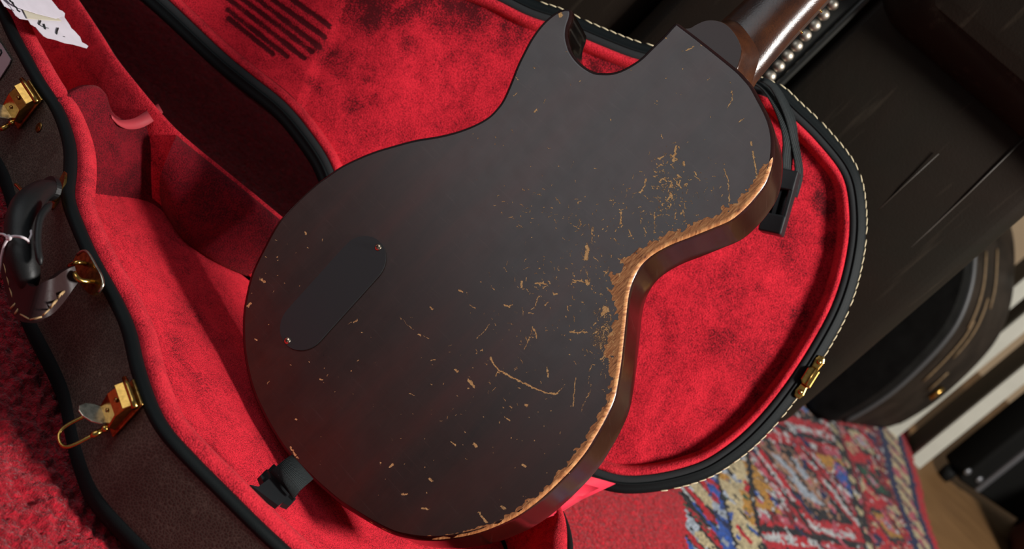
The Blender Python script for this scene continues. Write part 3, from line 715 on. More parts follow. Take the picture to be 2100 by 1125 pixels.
for q, r, a in [((840, 95), 0.014, .30), ((1030, 95), 0.016, .30), ((950, 40), 0.03, .25), ((720, 215), 0.012, .26), ((755, 150), 0.014, .24), ((770, 210), 0.010, .22), ((700, 130), 0.020, .2), ((930, 120), .012, .2), ((1480, 690), 0.024, .20), ((1530, 590), 0.02, .12), ((1410, 900), .02, .12), ((1600, 520), .022, .12), ((1690, 380), .02, .2), ((1640, 460), .016, .12), ((1350, 620), .012, .18), ((750, 20), .030, .34), ((820, 10), .03, .34), ((900, 8), .03, .34), ((990, 15), .03, .34), ((1060, 50), .025, .34), ((1240, 125), .03, .34), ((1290, 130), .02, .34), ((1650, 300), .022, .34), ((1690, 420), .018, .34), ((1700, 500), .014, .28), ((1640, 640), .016, .18), ((660, 110), .016, .22), ((640, 180), .014, .24)]:
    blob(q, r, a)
mk('lid_lining', LH + gv[:, :1] * V(1, 0, 0) + gv[:, 1:] * LT + dep[:, None] * LN, gf, M['plush'], case, attrs={'nap_shade': nap_shade}, label='crushed red plush lining of the lid with string marks')
# stitches on the outer edge
LNn = -normals_in(LO); cum = np.r_[0, np.cumsum(np.linalg.norm(np.diff(LO, axis=0), axis=1))]
st_me = None
for s in np.arange(0, cum[-1], 0.0083):
    i = int(np.searchsorted(cum, s)); i = min(i, len(LO) - 1)
    x, t = LO[i]
    if not (x > -0.15 and t > 0.055): continue
    tg = nrm(LO[(i + 1) % len(LO)] - LO[i - 1]); T3 = V(1, 0, 0) * tg[0] + LT * tg[1]; O3 = V(1, 0, 0) * LNn[i][0] + LT * LNn[i][1]
    c = LH + V(1, 0, 0) * x + LT * t + O3 * 0.0001 - LN * 0.0012
    d = nrm(T3 + 0.10 * O3)
    if st_me is None:
        so = mk('stitch', *tube([V(-0.0036, 0, 0), V(-0.002, 0, 0.0003), V(0.002, 0, 0.0003), V(0.0036, 0, 0)], [0.0003, 0.0006, 0.0006, 0.0003], 6), M['thread'], None, L=V(0, 0, 0)); st_me = so.data
    else:
        so = bpy.data.objects.new('stitch', st_me); COL.objects.link(so)
    so.parent = case.o
    y3 = nrm(np.cross(LN, d)); z3 = np.cross(d, y3); c = c - case.L
    so.matrix_local = Matrix([[d[0], y3[0], z3[0], c[0]], [d[1], y3[1], z3[1], c[1]], [d[2], y3[2], z3[2], c[2]], [0, 0, 0, 1]])
# catch plate on the lid rim
cc = [np.array(lidc(q)) for q in ((1676, 744), (1640, 801))]; t2 = nrm(cc[1] - cc[0]); TT = V(1, 0, 0) * t2[0] + LT * t2[1]; SS = nrm(np.cross(TT, LN))
mid = LH + V(1, 0, 0) * (cc[0] + cc[1])[0] / 2 + LT * (cc[0] + cc[1])[1] / 2
kroot = mk('latch_catch', *prism([(-0.0085, -0.005), (0.0085, -0.005), (0.0085, 0.0035), (0.006, 0.006), (-0.006, 0.006), (-0.0085, 0.0035)], (mid, TT, SS, LN), -0.004, 0.0065, 0.0012), M['gold'], case, smooth=False, label='brass latch catch on the lid edge')
for s_ in (-1, 1):
    mk('catch_tab', *prism([(-0.006, -0.0035), (0.002, -0.0045), (0.006, -0.003), (0.007, 0.0), (0.006, 0.003), (0.002, 0.0045), (-0.006, 0.0035)], (mid + TT * 0.0148 * s_, TT * s_, SS * s_, LN), -0.003, 0.0040, 0.0012), M['gold'], kroot, smooth=False)
    mk('rivet', *lathe([(0.0024, 0), (0.0022, 0.001), (0.0012, 0.0018), (0.0002, 0.002)], mid + TT * 0.0155 * s_ + LN * 0.004, LN, 12), M['gold'], kroot)
mk('ridge', *box(mid + LN * 0.0068, (TT, SS, LN), V(0.0084, 0.0006, 0.0006)), M['gold_dark'], kroot)
# hinges, hidden behind the instrument
for x in (-0.06, 0.09): mk('hinge', *box(LH + V(x, 0.004, -0.004), np.eye(3), V(0.022, 0.003, 0.008), 0.001), M['gold_dark'], case)
# lid stay ribbon
mk('stay_ribbon', *ribbon([aty((1196, 972), 1.105), aty((1160, 1020), 1.098), atz((1118, 1062), 0.083)], [aty((1262, 991), 1.128), aty((1195, 1023), 1.112), atz((1143, 1054), 0.084)], 0.0008), M['ribbon'], case, label='flat bright red ribbon holding the lid')

# ---- securing strap, buckle halves
def onlid(q, d): return hit(q, LH + LN * d, LN)
a1 = spline(np.array([onlid(q, d) for q, d in [((1540, 168), .020), ((1566, 186), .022), ((1592, 232), .024), ((1606, 285), .026), ((1602, 345), .026)]]), 20, False)
b1 = spline(np.array([onlid(q, d) for q, d in [((1546, 150), .012), ((1585, 190), .010), ((1612, 232), .010), ((1627, 285), .010), ((1622, 350), .012)]]), 20, False)
sroot = mk('securing_strap', *ribbon(a1, b1, 0.0016), M['web'], case, label='black webbing strap hanging in the lid')
a2 = spline(np.array([onlid(q, d) for q, d in [((1556, 166), .026), ((1580, 180), .026), ((1608, 235), .022), ((1622, 290), .018), ((1631, 350), .016), ((1618, 395), .016)]]), 20, False)
b2 = spline(np.array([onlid(q, d) for q, d in [((1566, 158), .026), ((1594, 176), .024), ((1628, 238), .012), ((1636, 290), .008), ((1646, 355), .006), ((1634, 405), .006)]]), 20, False)
mk('webbing', *ribbon(a2, b2, 0.0016), M['web'], sroot)
mk('rivet', *lathe([(0.0034, 0), (0.0034, 0.0012), (0.0024, 0.0026), (0.0004, 0.0032)], onlid((1599, 196), 0.012), nrm(LN + V(0.6, 0, 0)), 14), M['silver'], sroot)
mk('rivet', *tube([onlid((1586, 180), 0.018), onlid((1600, 207), 0.016)], 0.0008, 6), M['gold'], sroot)
# female buckle
C0, C1 = onlid((1616, 352), 0.022), onlid((1581, 478), 0.022)
BT = nrm(C1 - C0); BS = nrm(np.cross(BT, LN)); BL = np.linalg.norm(C1 - C0)
BN = nrm(LN * 0.85 - BS * 0.5) if BS[0] > 0 else nrm(LN * 0.85 + BS * 0.5); BS = nrm(np.cross(BN, BT))
bm_ = (C0 + C1) / 2
bk = mk('buckle', *box(bm_ - BT * (BL / 2 - 0.008), (BT, BS, BN), V(0.009, 0.0105, 0.0062), 0.0012), M['plastic'], sroot, smooth=False, label='black plastic socket buckle')
mk('buckle_end', *box(bm_ + BT * (BL / 2 - 0.008), (BT, BS, BN), V(0.0085, 0.0105, 0.0066), 0.0014), M['plastic'], bk, smooth=False)
for s_ in (-1, 1): mk('buckle_rail', *box(bm_ + BS * 0.0086 * s_, (BT, BS, BN), V(BL / 2 - 0.008, 0.0020, 0.0056), 0.0008), M['plastic'], bk, smooth=False)
mk('buckle_tongue', *box(bm_ - BS * 0.002, (BT, BS, BN), V(BL / 2 - 0.010, 0.0022, 0.0020), 0.0006), M['plastic'], bk, smooth=False)
mk('buckle_wall', *box(bm_ - BN * 0.0052, (BT, BS, BN), V(BL / 2 - 0.008, 0.0088, 0.0008)), M['plastic'], bk, smooth=False)
# male buckle lying on the plush in front of the butt
zb = 0.062
mp = lambda q, z=zb: atz(q, z)
wa = spline(np.array([mp((596, 934), .070), mp((584, 942), .073), mp((568, 955), .070), mp((556, 966), .064)]), 10, False)
wb = spline(np.array([mp((640, 984), .070), mp((628, 994), .073), mp((612, 1008), .070), mp((602, 1018), .064)]), 10, False)
s2 = mk('securing_strap', *ribbon(wa, wb, 0.003), M['web'], case, label='black webbing loop with a prong buckle at the guitar end')
def slab(px, z0, z1, name, par, mat='plastic'):
    k = len(px); c = np.array([mp(q, z0) for q in px]); d = np.array([mp(q, z1) for q in px])
    from mathutils.geometry import tessellate_polygon
    tr = tessellate_polygon([[Vector((p[0], p[1], 0)) for p in c]])
    lo = c.copy(); lo[:, 2] -= 0.0040
    vs = list(c) + list(lo); fs = [tuple(t) for t in tr] + [tuple(i + k for i in t[::-1]) for t in tr] + [(i, (i + 1) % k, k + (i + 1) % k, k + i) for i in range(k)]
    return mk(name, vs, fs, M[mat], par, smooth=False)
slab([(550, 962), (562, 950), (614, 1008), (604, 1022), (594, 1013), (586, 1024), (571, 1036), (513, 993), (530, 997), (541, 989), (556, 978)], 0.060, 0.060, 'buckle', s2)
slab([(547, 961), (556, 968), (557, 976), (541, 990), (534, 974)], 0.0575, 0.06, 'buckle_wing', s2)
slab([(592, 1014), (608, 1022), (594, 1037), (580, 1031)], 0.0575, 0.06, 'buckle_wing', s2)

# ================================================================== GUITAR
YAW = math.radians(26)
GN = nrm(-RT * math.sin(YAW) - FW * math.cos(YAW)); GP = CAM + FW * 1.05
ax_px = nrm(V(1, -1.04)); 
pa, pb = hit((700, 900), GP, GN), hit((700 + 600, 900 - 624), GP, GN)
GV = nrm(pb - pa); GU = nrm(np.cross(GV, GN))                 # along the body, across the body
guitar = Thing('electric_guitar', 'worn dark brown single-cutaway electric guitar seen from behind, propped up in the case', 'guitar', tuple(hit((640, 985), GP, GN)))
G0 = hit((950, 600), GP, GN)
def g2(q): P = hit(q, GP, GN) - G0; return np.array([P @ GU, P @ GV])
def g3(u, d=0.0): u = np.atleast_2d(u); return G0 + u[:, :1] * GU + u[:, 1:] * GV - GN * d    # d = depth below the back
seg1 = [(1401, 53), (1457, 96), (1513, 141), (1529, 157), (1545, 176), (1561, 205), (1575, 232), (1583, 253), (1588, 277), (1589, 300), (1585, 335), (1574, 368), (1556, 396), (1533, 423), (1500, 451), (1459, 469), (1417, 486), (1376, 502), (1343, 520), (1320, 539), (1304, 562), (1295, 585), (1289, 613), (1285, 650), (1281, 687), (1277, 724), (1272, 761), (1262, 812), (1243, 857), (1223, 893), (1201, 928), (1171, 964), (1134, 1001), (1095, 1035), (1055, 1062), (1012, 1082), (978, 1094), (941, 1102), (901, 1107), (865, 1107), (836, 1103), (804, 1095), (765, 1076), (725, 1052), (694, 1032), (658, 1002), (626, 972), (587, 931), (559, 890), (535, 846), (516, 803), (504, 759), (497, 715), (495, 676), (496, 641), (501, 609), (510, 570), (521, 542), (537, 510), (556, 474), (572, 449), (597, 421), (622, 396), (651, 371), (668, 359), (697, 339), (729, 323), (763, 309), (798, 298), (850, 284), (898, 276), (938, 266), (974, 252), (1000, 237), (1016, 221), (1029, 203), (1045, 167), (1057, 136), (1071, 107), (1088, 76), (1109, 48), (1131, 28), (1149, 18), (1163, 15), (1173, 20), (1172, 35), (1166, 53), (1164, 72), (1167, 88), (1173, 105), (1187, 124), (1203, 137), (1219, 145), (1237, 147), (1256, 146), (1277, 139), (1300, 126), (1316, 114), (1335, 95), (1359, 72), (1376, 53), (1387, 44)]
GO = smooth_closed(spline(np.array([g2(q) for q in seg1]), 1400), 5)
GO = ccw(GO)
TH = 0.045; RO = 0.0032
pts_w = [(1589, 300, 3), (1585, 335, 12), (1574, 368, 28), (1556, 396, 30), (1533, 423, 26), (1500, 451, 30), (1459, 469, 30), (1417, 486, 26), (1376, 502, 32), (1343, 520, 32), (1320, 539, 32), (1304, 562, 36), (1297, 582, 46), (1289, 613, 38), (1285, 640, 24), (1282, 670, 32), (1278, 705, 34), (1276, 728, 40), (1272, 755, 22), (1262, 800, 19), (1243, 857, 19), (1202, 927, 19), (1134, 1001, 17), (1055, 1062, 15), (978, 1094, 13), (901, 1107, 10), (840, 1103, 7), (765, 1076, 8), (694, 1032, 7), (626, 972, 4), (559, 890, 1.5), (510, 800, 1.0), (495, 680, 1.5), (521, 542, 2), (597, 421, 2.2), (668, 359, 2.5), (798, 298, 1.2), (974, 252, 1), (1057, 136, 2.0), (1109, 48, 1.0), (1149, 18, 4), (1170, 17, 8), (1166, 60, 1.0), (1187, 124, 1.0), (1256, 146, 0.8), (1335, 95, 0.8), (1376, 52, 4), (1388, 44, 9), (1405, 55, 3), (1457, 96, 1.5), (1513, 141, 1.0), (1545, 176, 2.5), (1561, 205, 5), (1575, 232, 7), (1585, 262, 6)]
wp = np.array([g2((a, b)) for a, b, c in pts_w]); ww = np.array([c for a, b, c in pts_w]) / 2750.0
dW = np.linalg.norm(GO[:, None] - wp[None], axis=2); ci = dW.argmin(0)
order = np.argsort(ci); n_o = len(GO)
cx = np.r_[ci[order] - n_o, ci[order], ci[order] + n_o]; cy = np.tile(ww[order], 3)
WID = np.interp(np.arange(n_o), cx, cy)

inn = inset(GO, RO)
gv, gf = grid_fill(inn, 0.0005)
d_e, idx, _ = dist_poly(inn[::10], gv); idx = np.minimum(idx * 10, n_o - 1)
nr = np.nonzero(d_e < 0.024)[0]
for k in range(0, n_o, 100):                                   # refine near the edge, a stretch of outline at a time
    sel = nr[(idx[nr] >= k) & (idx[nr] < k + 100)]
    if len(sel):
        w0 = (np.arange(k - 14, k + 114, 2)) % n_o
        d1, i1, _ = dist_poly(inn[w0], gv[sel], False); d_e[sel] = d1; idx[sel] = w0[i1]
d_e = d_e + RO
W0 = WID[idx] * (0.85 + 0.5 * (vnoise(gv, 0.006, 61) - 0.5) + 0.5 * (vnoise(gv, 0.0022, 62) - 0.5))
wear = 1 - sstep(-0.0012, 0.0012, d_e - W0)
fleck = np.zeros(len(gv)); scr = np.zeros(len(gv))
def px_lines():
    L = []
    L += [([(1006, 733), (1012, 745), (1022, 757), (1045, 771), (1070, 783), (1090, 793), (1115, 803), (1135, 808), (1144, 806)], 3.4, 0.95), ([(1144, 806), (1152, 797), (1158, 787)], 1.6, .7)]
    L += [([(1180, 775), (1178, 800), (1175, 831)], 2.2, .9), ([(1212, 800), (1203, 816), (1192, 842)], 1.8, .8), ([(1016, 770), (1021, 762), (1026, 764)], 3, .8)]
    L += [([(1540, 292), (1541, 298)], 4, .9), ([(1544, 310), (1548, 332), (1552, 362)], 3.6, .8), ([(1485, 346), (1491, 362), (1495, 385), (1496, 420)], 2.4, .95)]
    L += [([(1387, 300), (1384, 318), (1380, 328)], 5, .95), ([(1376, 318), (1388, 326)], 4, .9), ([(1402, 332), (1403, 340)], 4, .9), ([(1350, 325), (1362, 320)], 3, .9)]
    L += [([(1325, 366), (1322, 380), (1312, 395)], 3.4, .9), ([(1352, 372), (1360, 365), (1366, 372)], 3.5, .9), ([(1395, 370), (1392, 380), (1398, 386)], 3, .9), ([(1375, 395), (1378, 402), (1370, 408)], 4, .9)]
    L += [([(1425, 352), (1428, 358)], 3, .9), ([(1342, 440), (1343, 478)], 2.2, .8), ([(1400, 430), (1405, 445)], 3, .8), ([(1273, 434), (1274, 458)], 3.2, .9), ([(1290, 470), (1296, 484)], 2.4, .9)]
    L += [([(1214, 468), (1214, 495)], 2.6, .8), ([(1204, 505), (1206, 512), (1202, 530)], 8, .95), ([(1203, 575), (1206, 582)], 6, .9), ([(1240, 630), (1246, 637), (1236, 642)], 8, .9)]
    L += [([(977, 694), (990, 682), (1005, 664)], 1.7, .8), ([(1098, 582), (1108, 580), (1120, 582)], 3.6, .9), ([(1070, 576), (1069, 588)], 4.2, .9), ([(1034, 624), (1044, 629), (1052, 622)], 3, .95), ([(1175, 574), (1190, 575), (1204, 582)], 3, .85)]
    L += [([(1092, 668), (1097, 680), (1102, 693)], 2.4, .9), ([(1092, 668), (1089, 685), (1075, 715)], 2.0, .8), ([(1168, 680), (1185, 681), (1204, 680)], 2.8, .8), ([(1136, 603), (1142, 602)], 3, .8), ([(1104, 608), (1097, 628)], 2.6, .8)]
    L += [([(940, 594), (948, 598)], 3.4, .9), ([(957, 600), (960, 607)], 3, .6), ([(882, 630), (887, 634)], 4, .9), ([(884, 738), (892, 738)], 4, .7), ([(934, 757), (939, 762)], 4.5, .8), ([(961, 779), (972, 792)], 5.5, .95), ([(965, 782), (968, 790)], 3, .9)]
    L += [([(1208, 760), (1212, 750)], 3, .7), ([(1122, 750), (1124, 772)], 3, .7), ([(1045, 833), (1050, 836)], 4, .8), ([(1078, 830), (1081, 832)], 5, .95), ([(1035, 855), (1046, 861)], 3, .8), ([(925, 905), (934, 913)], 3.4, .95), ([(972, 910), (976, 915)], 6, .95), ([(1072, 953), (1076, 956)], 6, 1.0)]
    L += [([(882, 981), (886, 985)], 5, .8), ([(866, 1041), (880, 1043)], 4, .8), ([(1029, 1038), (1034, 1043)], 6, .7), ([(982, 1050), (990, 1062), (998, 1070)], 4, .85), ([(800, 957), (806, 951)], 4.4, .95), ([(824, 1013), (836, 1013)], 3.4, .95), ([(655, 777), (662, 777)], 3, .95), ([(548, 786), (552, 782)], 2.4, .8)]
    L += [([(596, 916), (600, 924), (606, 932)], 4, .9), ([(608, 937), (612, 938)], 4, .7), ([(606, 860), (608, 861)], 3.5, .8), ([(537, 573), (543, 578)], 5, .9), ([(508, 627), (515, 621)], 4.4, .95), ([(512, 622), (510, 630)], 3, .9), ([(626, 475), (628, 480)], 4, .9), ([(523, 695), (528, 697)], 4, .7), ([(562, 596), (560, 600)], 3, .6)]
    L += [([(820, 650), (838, 668), (848, 675)], 2.0, .7), ([(858, 684), (862, 687)], 4, .9), ([(724, 661), (733, 656)], 3.4, .7), ([(716, 664), (720, 660)], 3, .6), ([(868, 688), (880, 695)], 1.6, .7)]
    L += [([(1096, 230), (1101, 224)], 3, .95), ([(1090, 229), (1100, 227)], 3, .5), ([(1115, 212), (1119, 204)], 1.8, .8), ([(1149, 28), (1150, 33)], 8, .85), ([(1052, 197), (1061, 191)], 2, .8), ([(1060, 212), (1063, 208)], 1.8, .7), ([(1036, 199), (1040, 196)], 3, .8), ([(1055, 155), (1062, 164)], 2.4, .8), ([(1060, 140), (1060, 148)], 2.6, .7), ([(1094, 138), (1098, 140)], 3.6, .7), ([(1164, 98), (1168, 108)], 5, .55), ([(1162, 106), (1170, 106)], 3, .6)]
    L += [([(1362, 76), (1366, 78)], 5, .8), ([(1408, 103), (1422, 96)], 3, .9), ([(1398, 106), (1403, 104)], 2, .6), ([(1438, 92), (1448, 96)], 3.6, .85), ([(1500, 186), (1502, 204), (1493, 222)], 2, .85), ([(1450, 165), (1456, 160)], 2, .6), ([(1496, 168), (1498, 172)], 3, .6), ([(1516, 250), (1526, 243)], 2.4, .95), ([(1170, 345), (1176, 332)], 1.4, .5)]
    return L
def cl(cx_, cy_, sx, sy, n, ln, wd, rng):
    out = []
    for _ in range(n):
        x, y = rng.normal(cx_, sx), rng.normal(cy_, sy)
        a = rng.choice([-0.75, 0.75, 1.57, 1.57, 0.2]) + rng.normal(0, 0.5); l = rng.exponential(ln * 0.6) + 1.2
        dx, dy = math.cos(a) * l / 2, math.sin(a) * l / 2
        out.append(([(x - dx, y - dy), (x + dx * 0.1, y + rng.normal(0, 0.8)), (x + dx, y + dy)], rng.uniform(0.5, 1) * wd, rng.uniform(0.45, 0.95)))
    return out
rg = np.random.default_rng(5)
LN_ = px_lines() + cl(1375, 375, 30, 38, 150, 7, 3.0, rg) + cl(1335, 430, 45, 38, 120, 7, 2.2, rg) + cl(1460, 395, 25, 30, 34, 6, 2.0, rg) + cl(1225, 520, 45, 55, 150, 6, 2.2, rg) + cl(1238, 680, 14, 42, 170, 4, 2.4, rg) + cl(1110, 620, 60, 55, 120, 6, 2.2, rg) + cl(1080, 740, 110, 90, 80, 6, 2.0, rg) + cl(1110, 430, 50, 26, 60, 6, 2.0, rg)
LN_ += cl(570, 560, 40, 60, 22, 1.5, 2.0, rg) + cl(830, 820, 160, 130, 60, 2, 2.0, rg) + cl(1000, 900, 120, 80, 46, 2.5, 2.2, rg) + cl(1300, 220, 130, 60, 26, 3, 1.4, rg) + cl(1045, 300, 60, 40, 14, 3, 1.5, rg)
gw = gv + 0.0011 * np.stack([vnoise(gv, 0.0016, 91) - 0.5, vnoise(gv, 0.0016, 92) - 0.5], 1)
for q, wd, st in LN_:
    c = np.array([g2(p) for p in q]); wd = max(wd * 0.85, 1.35) / 2750.0
    lo, hi = c.min(0) - 0.006, c.max(0) + 0.006
    m = np.nonzero((gv[:, 0] > lo[0]) & (gv[:, 0] < hi[0]) & (gv[:, 1] > lo[1]) & (gv[:, 1] < hi[1]))[0]
    if not len(m): continue
    d, _, _ = dist_poly(c, gw[m], False)
    scr[m] = np.maximum(scr[m], st * (1 - sstep(wd * 0.30, wd * 0.95, d)))
for q, r, a in [((1238, 690), 0.022, .80), ((1240, 640), 0.018, .65), ((1375, 370), 0.026, .62), ((1330, 430), 0.032, .45), ((1225, 520), 0.030, .50), ((1240, 590), .02, .5), ((1120, 620), 0.036, .36), ((1110, 430), 0.022, .36), ((1280, 520), .025, .45), ((1380, 430), .03, .36)]:
    d = np.linalg.norm((gv - g2(q)), axis=1); fleck = np.maximum(fleck, a * (1 - sstep(0.2 * r, r, d)))
fleck = np.maximum(fleck, 0.52 * (1 - sstep(0.0, 0.0028, d_e - W0)) * sstep(0.0006, 0.004, WID[idx]))
fleck = np.maximum(fleck, 0.34 * (1 - sstep(0.0, 0.010, d_e - W0)) * sstep(0.004, 0.010, WID[idx]))
mk('body', g3(gv), gf, M['body'], guitar, attrs={'wear': wear, 'scr': scr, 'fleck': fleck, 'gx': gv[:, 0], 'gy': gv[:, 1]}, label='flat dark brown lacquered back, chipped down to bare wood along one edge')
# rounded edge, sides and top of the body
prof = [(RO * (1 - math.sin(t)), RO * (1 - math.cos(t))) for t in np.linspace(0, math.pi / 2, 7)] + [(0, 0.006), (0, 0.010), (0, 0.02), (0, 0.032), (0, TH - RO)] + [(RO * (1 - math.cos(t)), TH - RO + RO * math.sin(t)) for t in np.linspace(0.3, math.pi / 2, 4)]
GF = (G0, GU, GV, -GN)
v, f = ring(GO, prof, GF)
arc = np.cumsum(np.linalg.norm(np.diff(GO, axis=0, append=GO[:1]), axis=1))
wr, fk, ax_, ay_ = [], [], [], []
for (d, hh) in prof:
    dist = RO - d if hh < RO else 0
    q = np.stack([arc, np.full(n_o, hh)], 1)
    e = (d + 0 * arc if hh <= RO else -(hh - RO) * 1.3)
    W1 = WID * (0.9 + 0.5 * (vnoise(q + 3, 0.006, 71) - 0.5))
    wr.append(np.clip(1 - sstep(-0.0010, 0.0014, e + 0 * arc - W1 + 0.0020 + 1.0 * (hh > 0.30 * RO)), 0, 1))
    fk.append((0.45 if hh < 0.004 else 0.22) * sstep(0.0003, 0.004, WID)); ax_.append(GO[:, 0] + hh * 0.7); ay_.append(GO[:, 1] + hh * 0.3)
mk('body_side', v, f[:, ::-1], M['side'], guitar, attrs={'wear': np.concatenate(wr), 'scr': np.zeros(len(v)), 'fleck': np.concatenate(fk), 'gx': np.concatenate(ax_), 'gy': np.concatenate(ay_)}, label='dark brown side of the body')
tv, tf = grid_fill(inset(GO, RO), 0.006)
mk('body_top', g3(tv, TH), tf[:, ::-1], M['neck'], guitar)
# control cover
ca, cb = g2((748 - 5, 535)), g2((624, 667)); ax2 = nrm(ca - cb); pr2 = np.array([-ax2[1], ax2[0]])
wpx = np.linalg.norm(g2((748 - 34, 535 - 31)) - g2((748 + 34, 535 + 31))) / 2 
ce = []
for k in range(25):
    t = -math.pi / 2 + math.pi * k / 24; ce.append(ca + (ax2 * math.cos(t) + pr2 * math.sin(t)) * wpx)
for k in range(25):
    t = math.pi / 2 + math.pi * k / 24; ce.append(cb + (ax2 * math.cos(t) + pr2 * math.sin(t)) * wpx)
cov = mk('control_cover', *prism([tuple(p) for p in ce], (G0, GU, GV, GN), -0.001, 0.0014, 0.0004), M['cover'], guitar, smooth=False, label='matt black plastic control cover plate')
for q in ((777, 508), (591, 699)):
    c = g3(g2(q), -0.0014)[0]
    sc = mk('screw', *lathe([(0.0028, 0), (0.0027, 0.0005), (0.0018, 0.0010), (0.0004, 0.0012)], c, GN, 16), M['screw'], cov)
    for a in (0.5, 0.5 + math.pi / 2):
        dd = GU * math.cos(a) + GV * math.sin(a)
        mk('screw_slot', *box(c + GN * 0.0010, (dd, np.cross(GN, dd), GN), V(0.0015, 0.0004, 0.0004)), M['slot'], cov)
# neck heel and neck
hd = [(1401, 53), (1413, 52), (1425, 45), (1444, 37), (1463, 36), (1481, 41), (1497, 53), (1511, 72), (1519, 91), (1520, 107), (1513, 131), (1509, 138)]
HD = np.array([g2(q) for q in hd]); base_a, base_b = HD[0], HD[-1]
HD = spline(HD, 60, False); hc = (base_a + base_b) / 2
bd = nrm(base_b - base_a); nd = np.array([-bd[1], bd[0]]);
if nd @ (HD[30] - hc) < 0: nd = -nd
levels = [(0.0042, 0.97), (0.0036, 0.985)][::-1]
levels = [(0.0036, 0.975, 0), (0.0040, 0.995, 0), (0.0052, 1.005, 0.0005), (0.009, 1.02, 0.002), (0.014, 1.05, 0.005), (0.020, 1.08, 0.011), (0.026, 1.10, 0.020), (0.034, 1.11, 0.026), (0.044, 1.11, 0.028)]
vs = []
for dp, sc_, ex in levels:
    q = hc + (HD - hc) * sc_ + nd * (ex * np.clip(((HD - hc) @ nd) / 0.03, 0, 1.3))[:, None]
    q = np.vstack([q, (q[0] + q[-1])[None] / 2 - nd * 0.01])
    vs.append(g3(q, dp))
k, m = len(vs), len(vs[0]); I = np.arange(k * m).reshape(k, m)
fs = [tuple(I[0][::-1])] + [(I[j][i], I[j][(i + 1) % m], I[j + 1][(i + 1) % m], I[j + 1][i]) for j in range(k - 1) for i in range(m)]
ncap = vs[0]
mk('neck_heel', np.concatenate(vs), fs, M['neck'], guitar, sharp=40)
mk('heel_cap', *join((list(g3(np.vstack([hc + (HD - hc) * 0.97, hc[None]]), 0.0034)) , [tuple(range(len(HD) + 1))])), simple('heel_cap_lacquer', (0.045, 0.022, 0.018), 0.4, Specular_IOR_Level=0.35), guitar, smooth=False)
n0 = (g2((1480, 58)) + g2((1545, 150))) / 2
g2d = lambda q, d: (lambda P: np.array([P @ GU, P @ GV]))(hit(q, GP - GN * d, GN) - G0)
l0, r0 = g2d((1505, 14), 0.030), g2d((1600, 108), 0.043); l1, r1 = g2((1640 - 22, -98)), g2((1795, -98))
e0, e1 = g2((1457, 33)), g2((1548, 158))
na, nb = (l0 + r0) / 2, None
axd = nrm((g2((1521, 0)) - l0) + (g2((1700, 0)) - r0)); axd = nrm(g2d((1702, 0), 0.043) - r0); pp = np.array([axd[1], -axd[0]])
if pp @ (r0 - l0) < 0: pp = -pp
hw0 = (r0 - l0) @ pp / 2; ctr = l0 + pp * hw0
rows = []
for i, s in enumerate(np.linspace(-0.045, 0.40, 60)):
    wv_ = hw0 * (1.0 - 0.18 * max(s, 0) / 0.4) * (1 + 0.16 * sstep(0.02, -0.045, np.array(s)))
    crest = 0.0205 + 0.0012 * s; dth = 0.0205
    c = ctr + axd * s; row = []
    for t in np.linspace(0, math.pi, 25):
        row.append(g3(c - pp * wv_ * math.cos(t), crest + dth * (1 - math.sin(t) ** 0.8))[0])
    rows.append(row)
R3 = np.array(rows); k, m = R3.shape[:2]; I = np.arange(k * m).reshape(k, m)
fs = [tuple(q) for q in np.stack([I[:-1, :-1].ravel(), I[:-1, 1:].ravel(), I[1:, 1:].ravel(), I[1:, :-1].ravel()], 1)] + [tuple(I[-1])]
mk('neck', R3.reshape(-1, 3), fs, M['neck'], guitar, label='glossy brown rounded neck')
fb = []
for s in (-0.045, 0.40):
    wv_ = hw0 * (1.0 - 0.18 * max(s, 0) / 0.4); fb += [ctr + axd * s - pp * wv_, ctr + axd * s + pp * wv_]
fbv = np.concatenate([g3(np.array(fb), 0.0405), g3(np.array(fb), 0.0465)])
mk('fretboard', fbv, [(0, 1, 3, 2), (4, 6, 7, 5), (0, 4, 5, 1), (2, 3, 7, 6), (0, 2, 6, 4), (1, 5, 7, 3)], simple('rosewood', (0.03, 0.014, 0.008), 0.5), guitar, smooth=False)
for s in np.arange(0.02, 0.36, 0.022):                        # fret ends catch the light along the neck edge
    wv_ = hw0 * (1.0 - 0.18 * s / 0.4)
    c = ctr + axd * s
    mk('fret', *tube([g3(c - pp * wv_, 0.0472)[0], g3(c + pp * (wv_ + 0.0006), 0.0472)[0]], 0.0011, 6), M['gold'], guitar)

# ================================================================== ARMCHAIR
YF = 1.40
chair = Thing('armchair', 'dark leather armchair with a row of nail heads, behind the guitar case', 'armchair', (0.1, YF, 0))
xr = aty((1850, 672), YF)[0]; xn = aty((1634, 97), YF)[0]; zc = aty((1870, 60), YF)[2]
def pillow(x0, x1, y0, y1, z0, z1, bev, bulge=0.0, seg=6, cuts=10):
    bm = bmesh.new(); bmesh.ops.create_cube(bm, size=1)
    for v in bm.verts: v.co = Vector((x0 + (v.co.x + .5) * (x1 - x0), y0 + (v.co.y + .5) * (y1 - y0), z0 + (v.co.z + .5) * (z1 - z0)))
    bmesh.ops.bevel(bm, geom=bm.edges[:], offset=bev, segments=seg, affect='EDGES', profile=0.5)
    fr = [e for f in bm.faces if f.normal.y < -0.99 for e in f.edges]
    bmesh.ops.subdivide_edges(bm, edges=list(set(fr)), cuts=cuts, use_grid_fill=True)
    for v in bm.verts:
        a = (v.co.x - x0) / (x1 - x0); c = (v.co.z - z0) / (z1 - z0)
        if v.co.y < (y0 + y1) / 2: v.co.y -= bulge * max(0, math.sin(math.pi * min(max(a, 0), 1))) * max(0, math.sin(math.pi * min(max(c, 0), 1)))
    bm.verts.index_update(); return from_bm(bm)
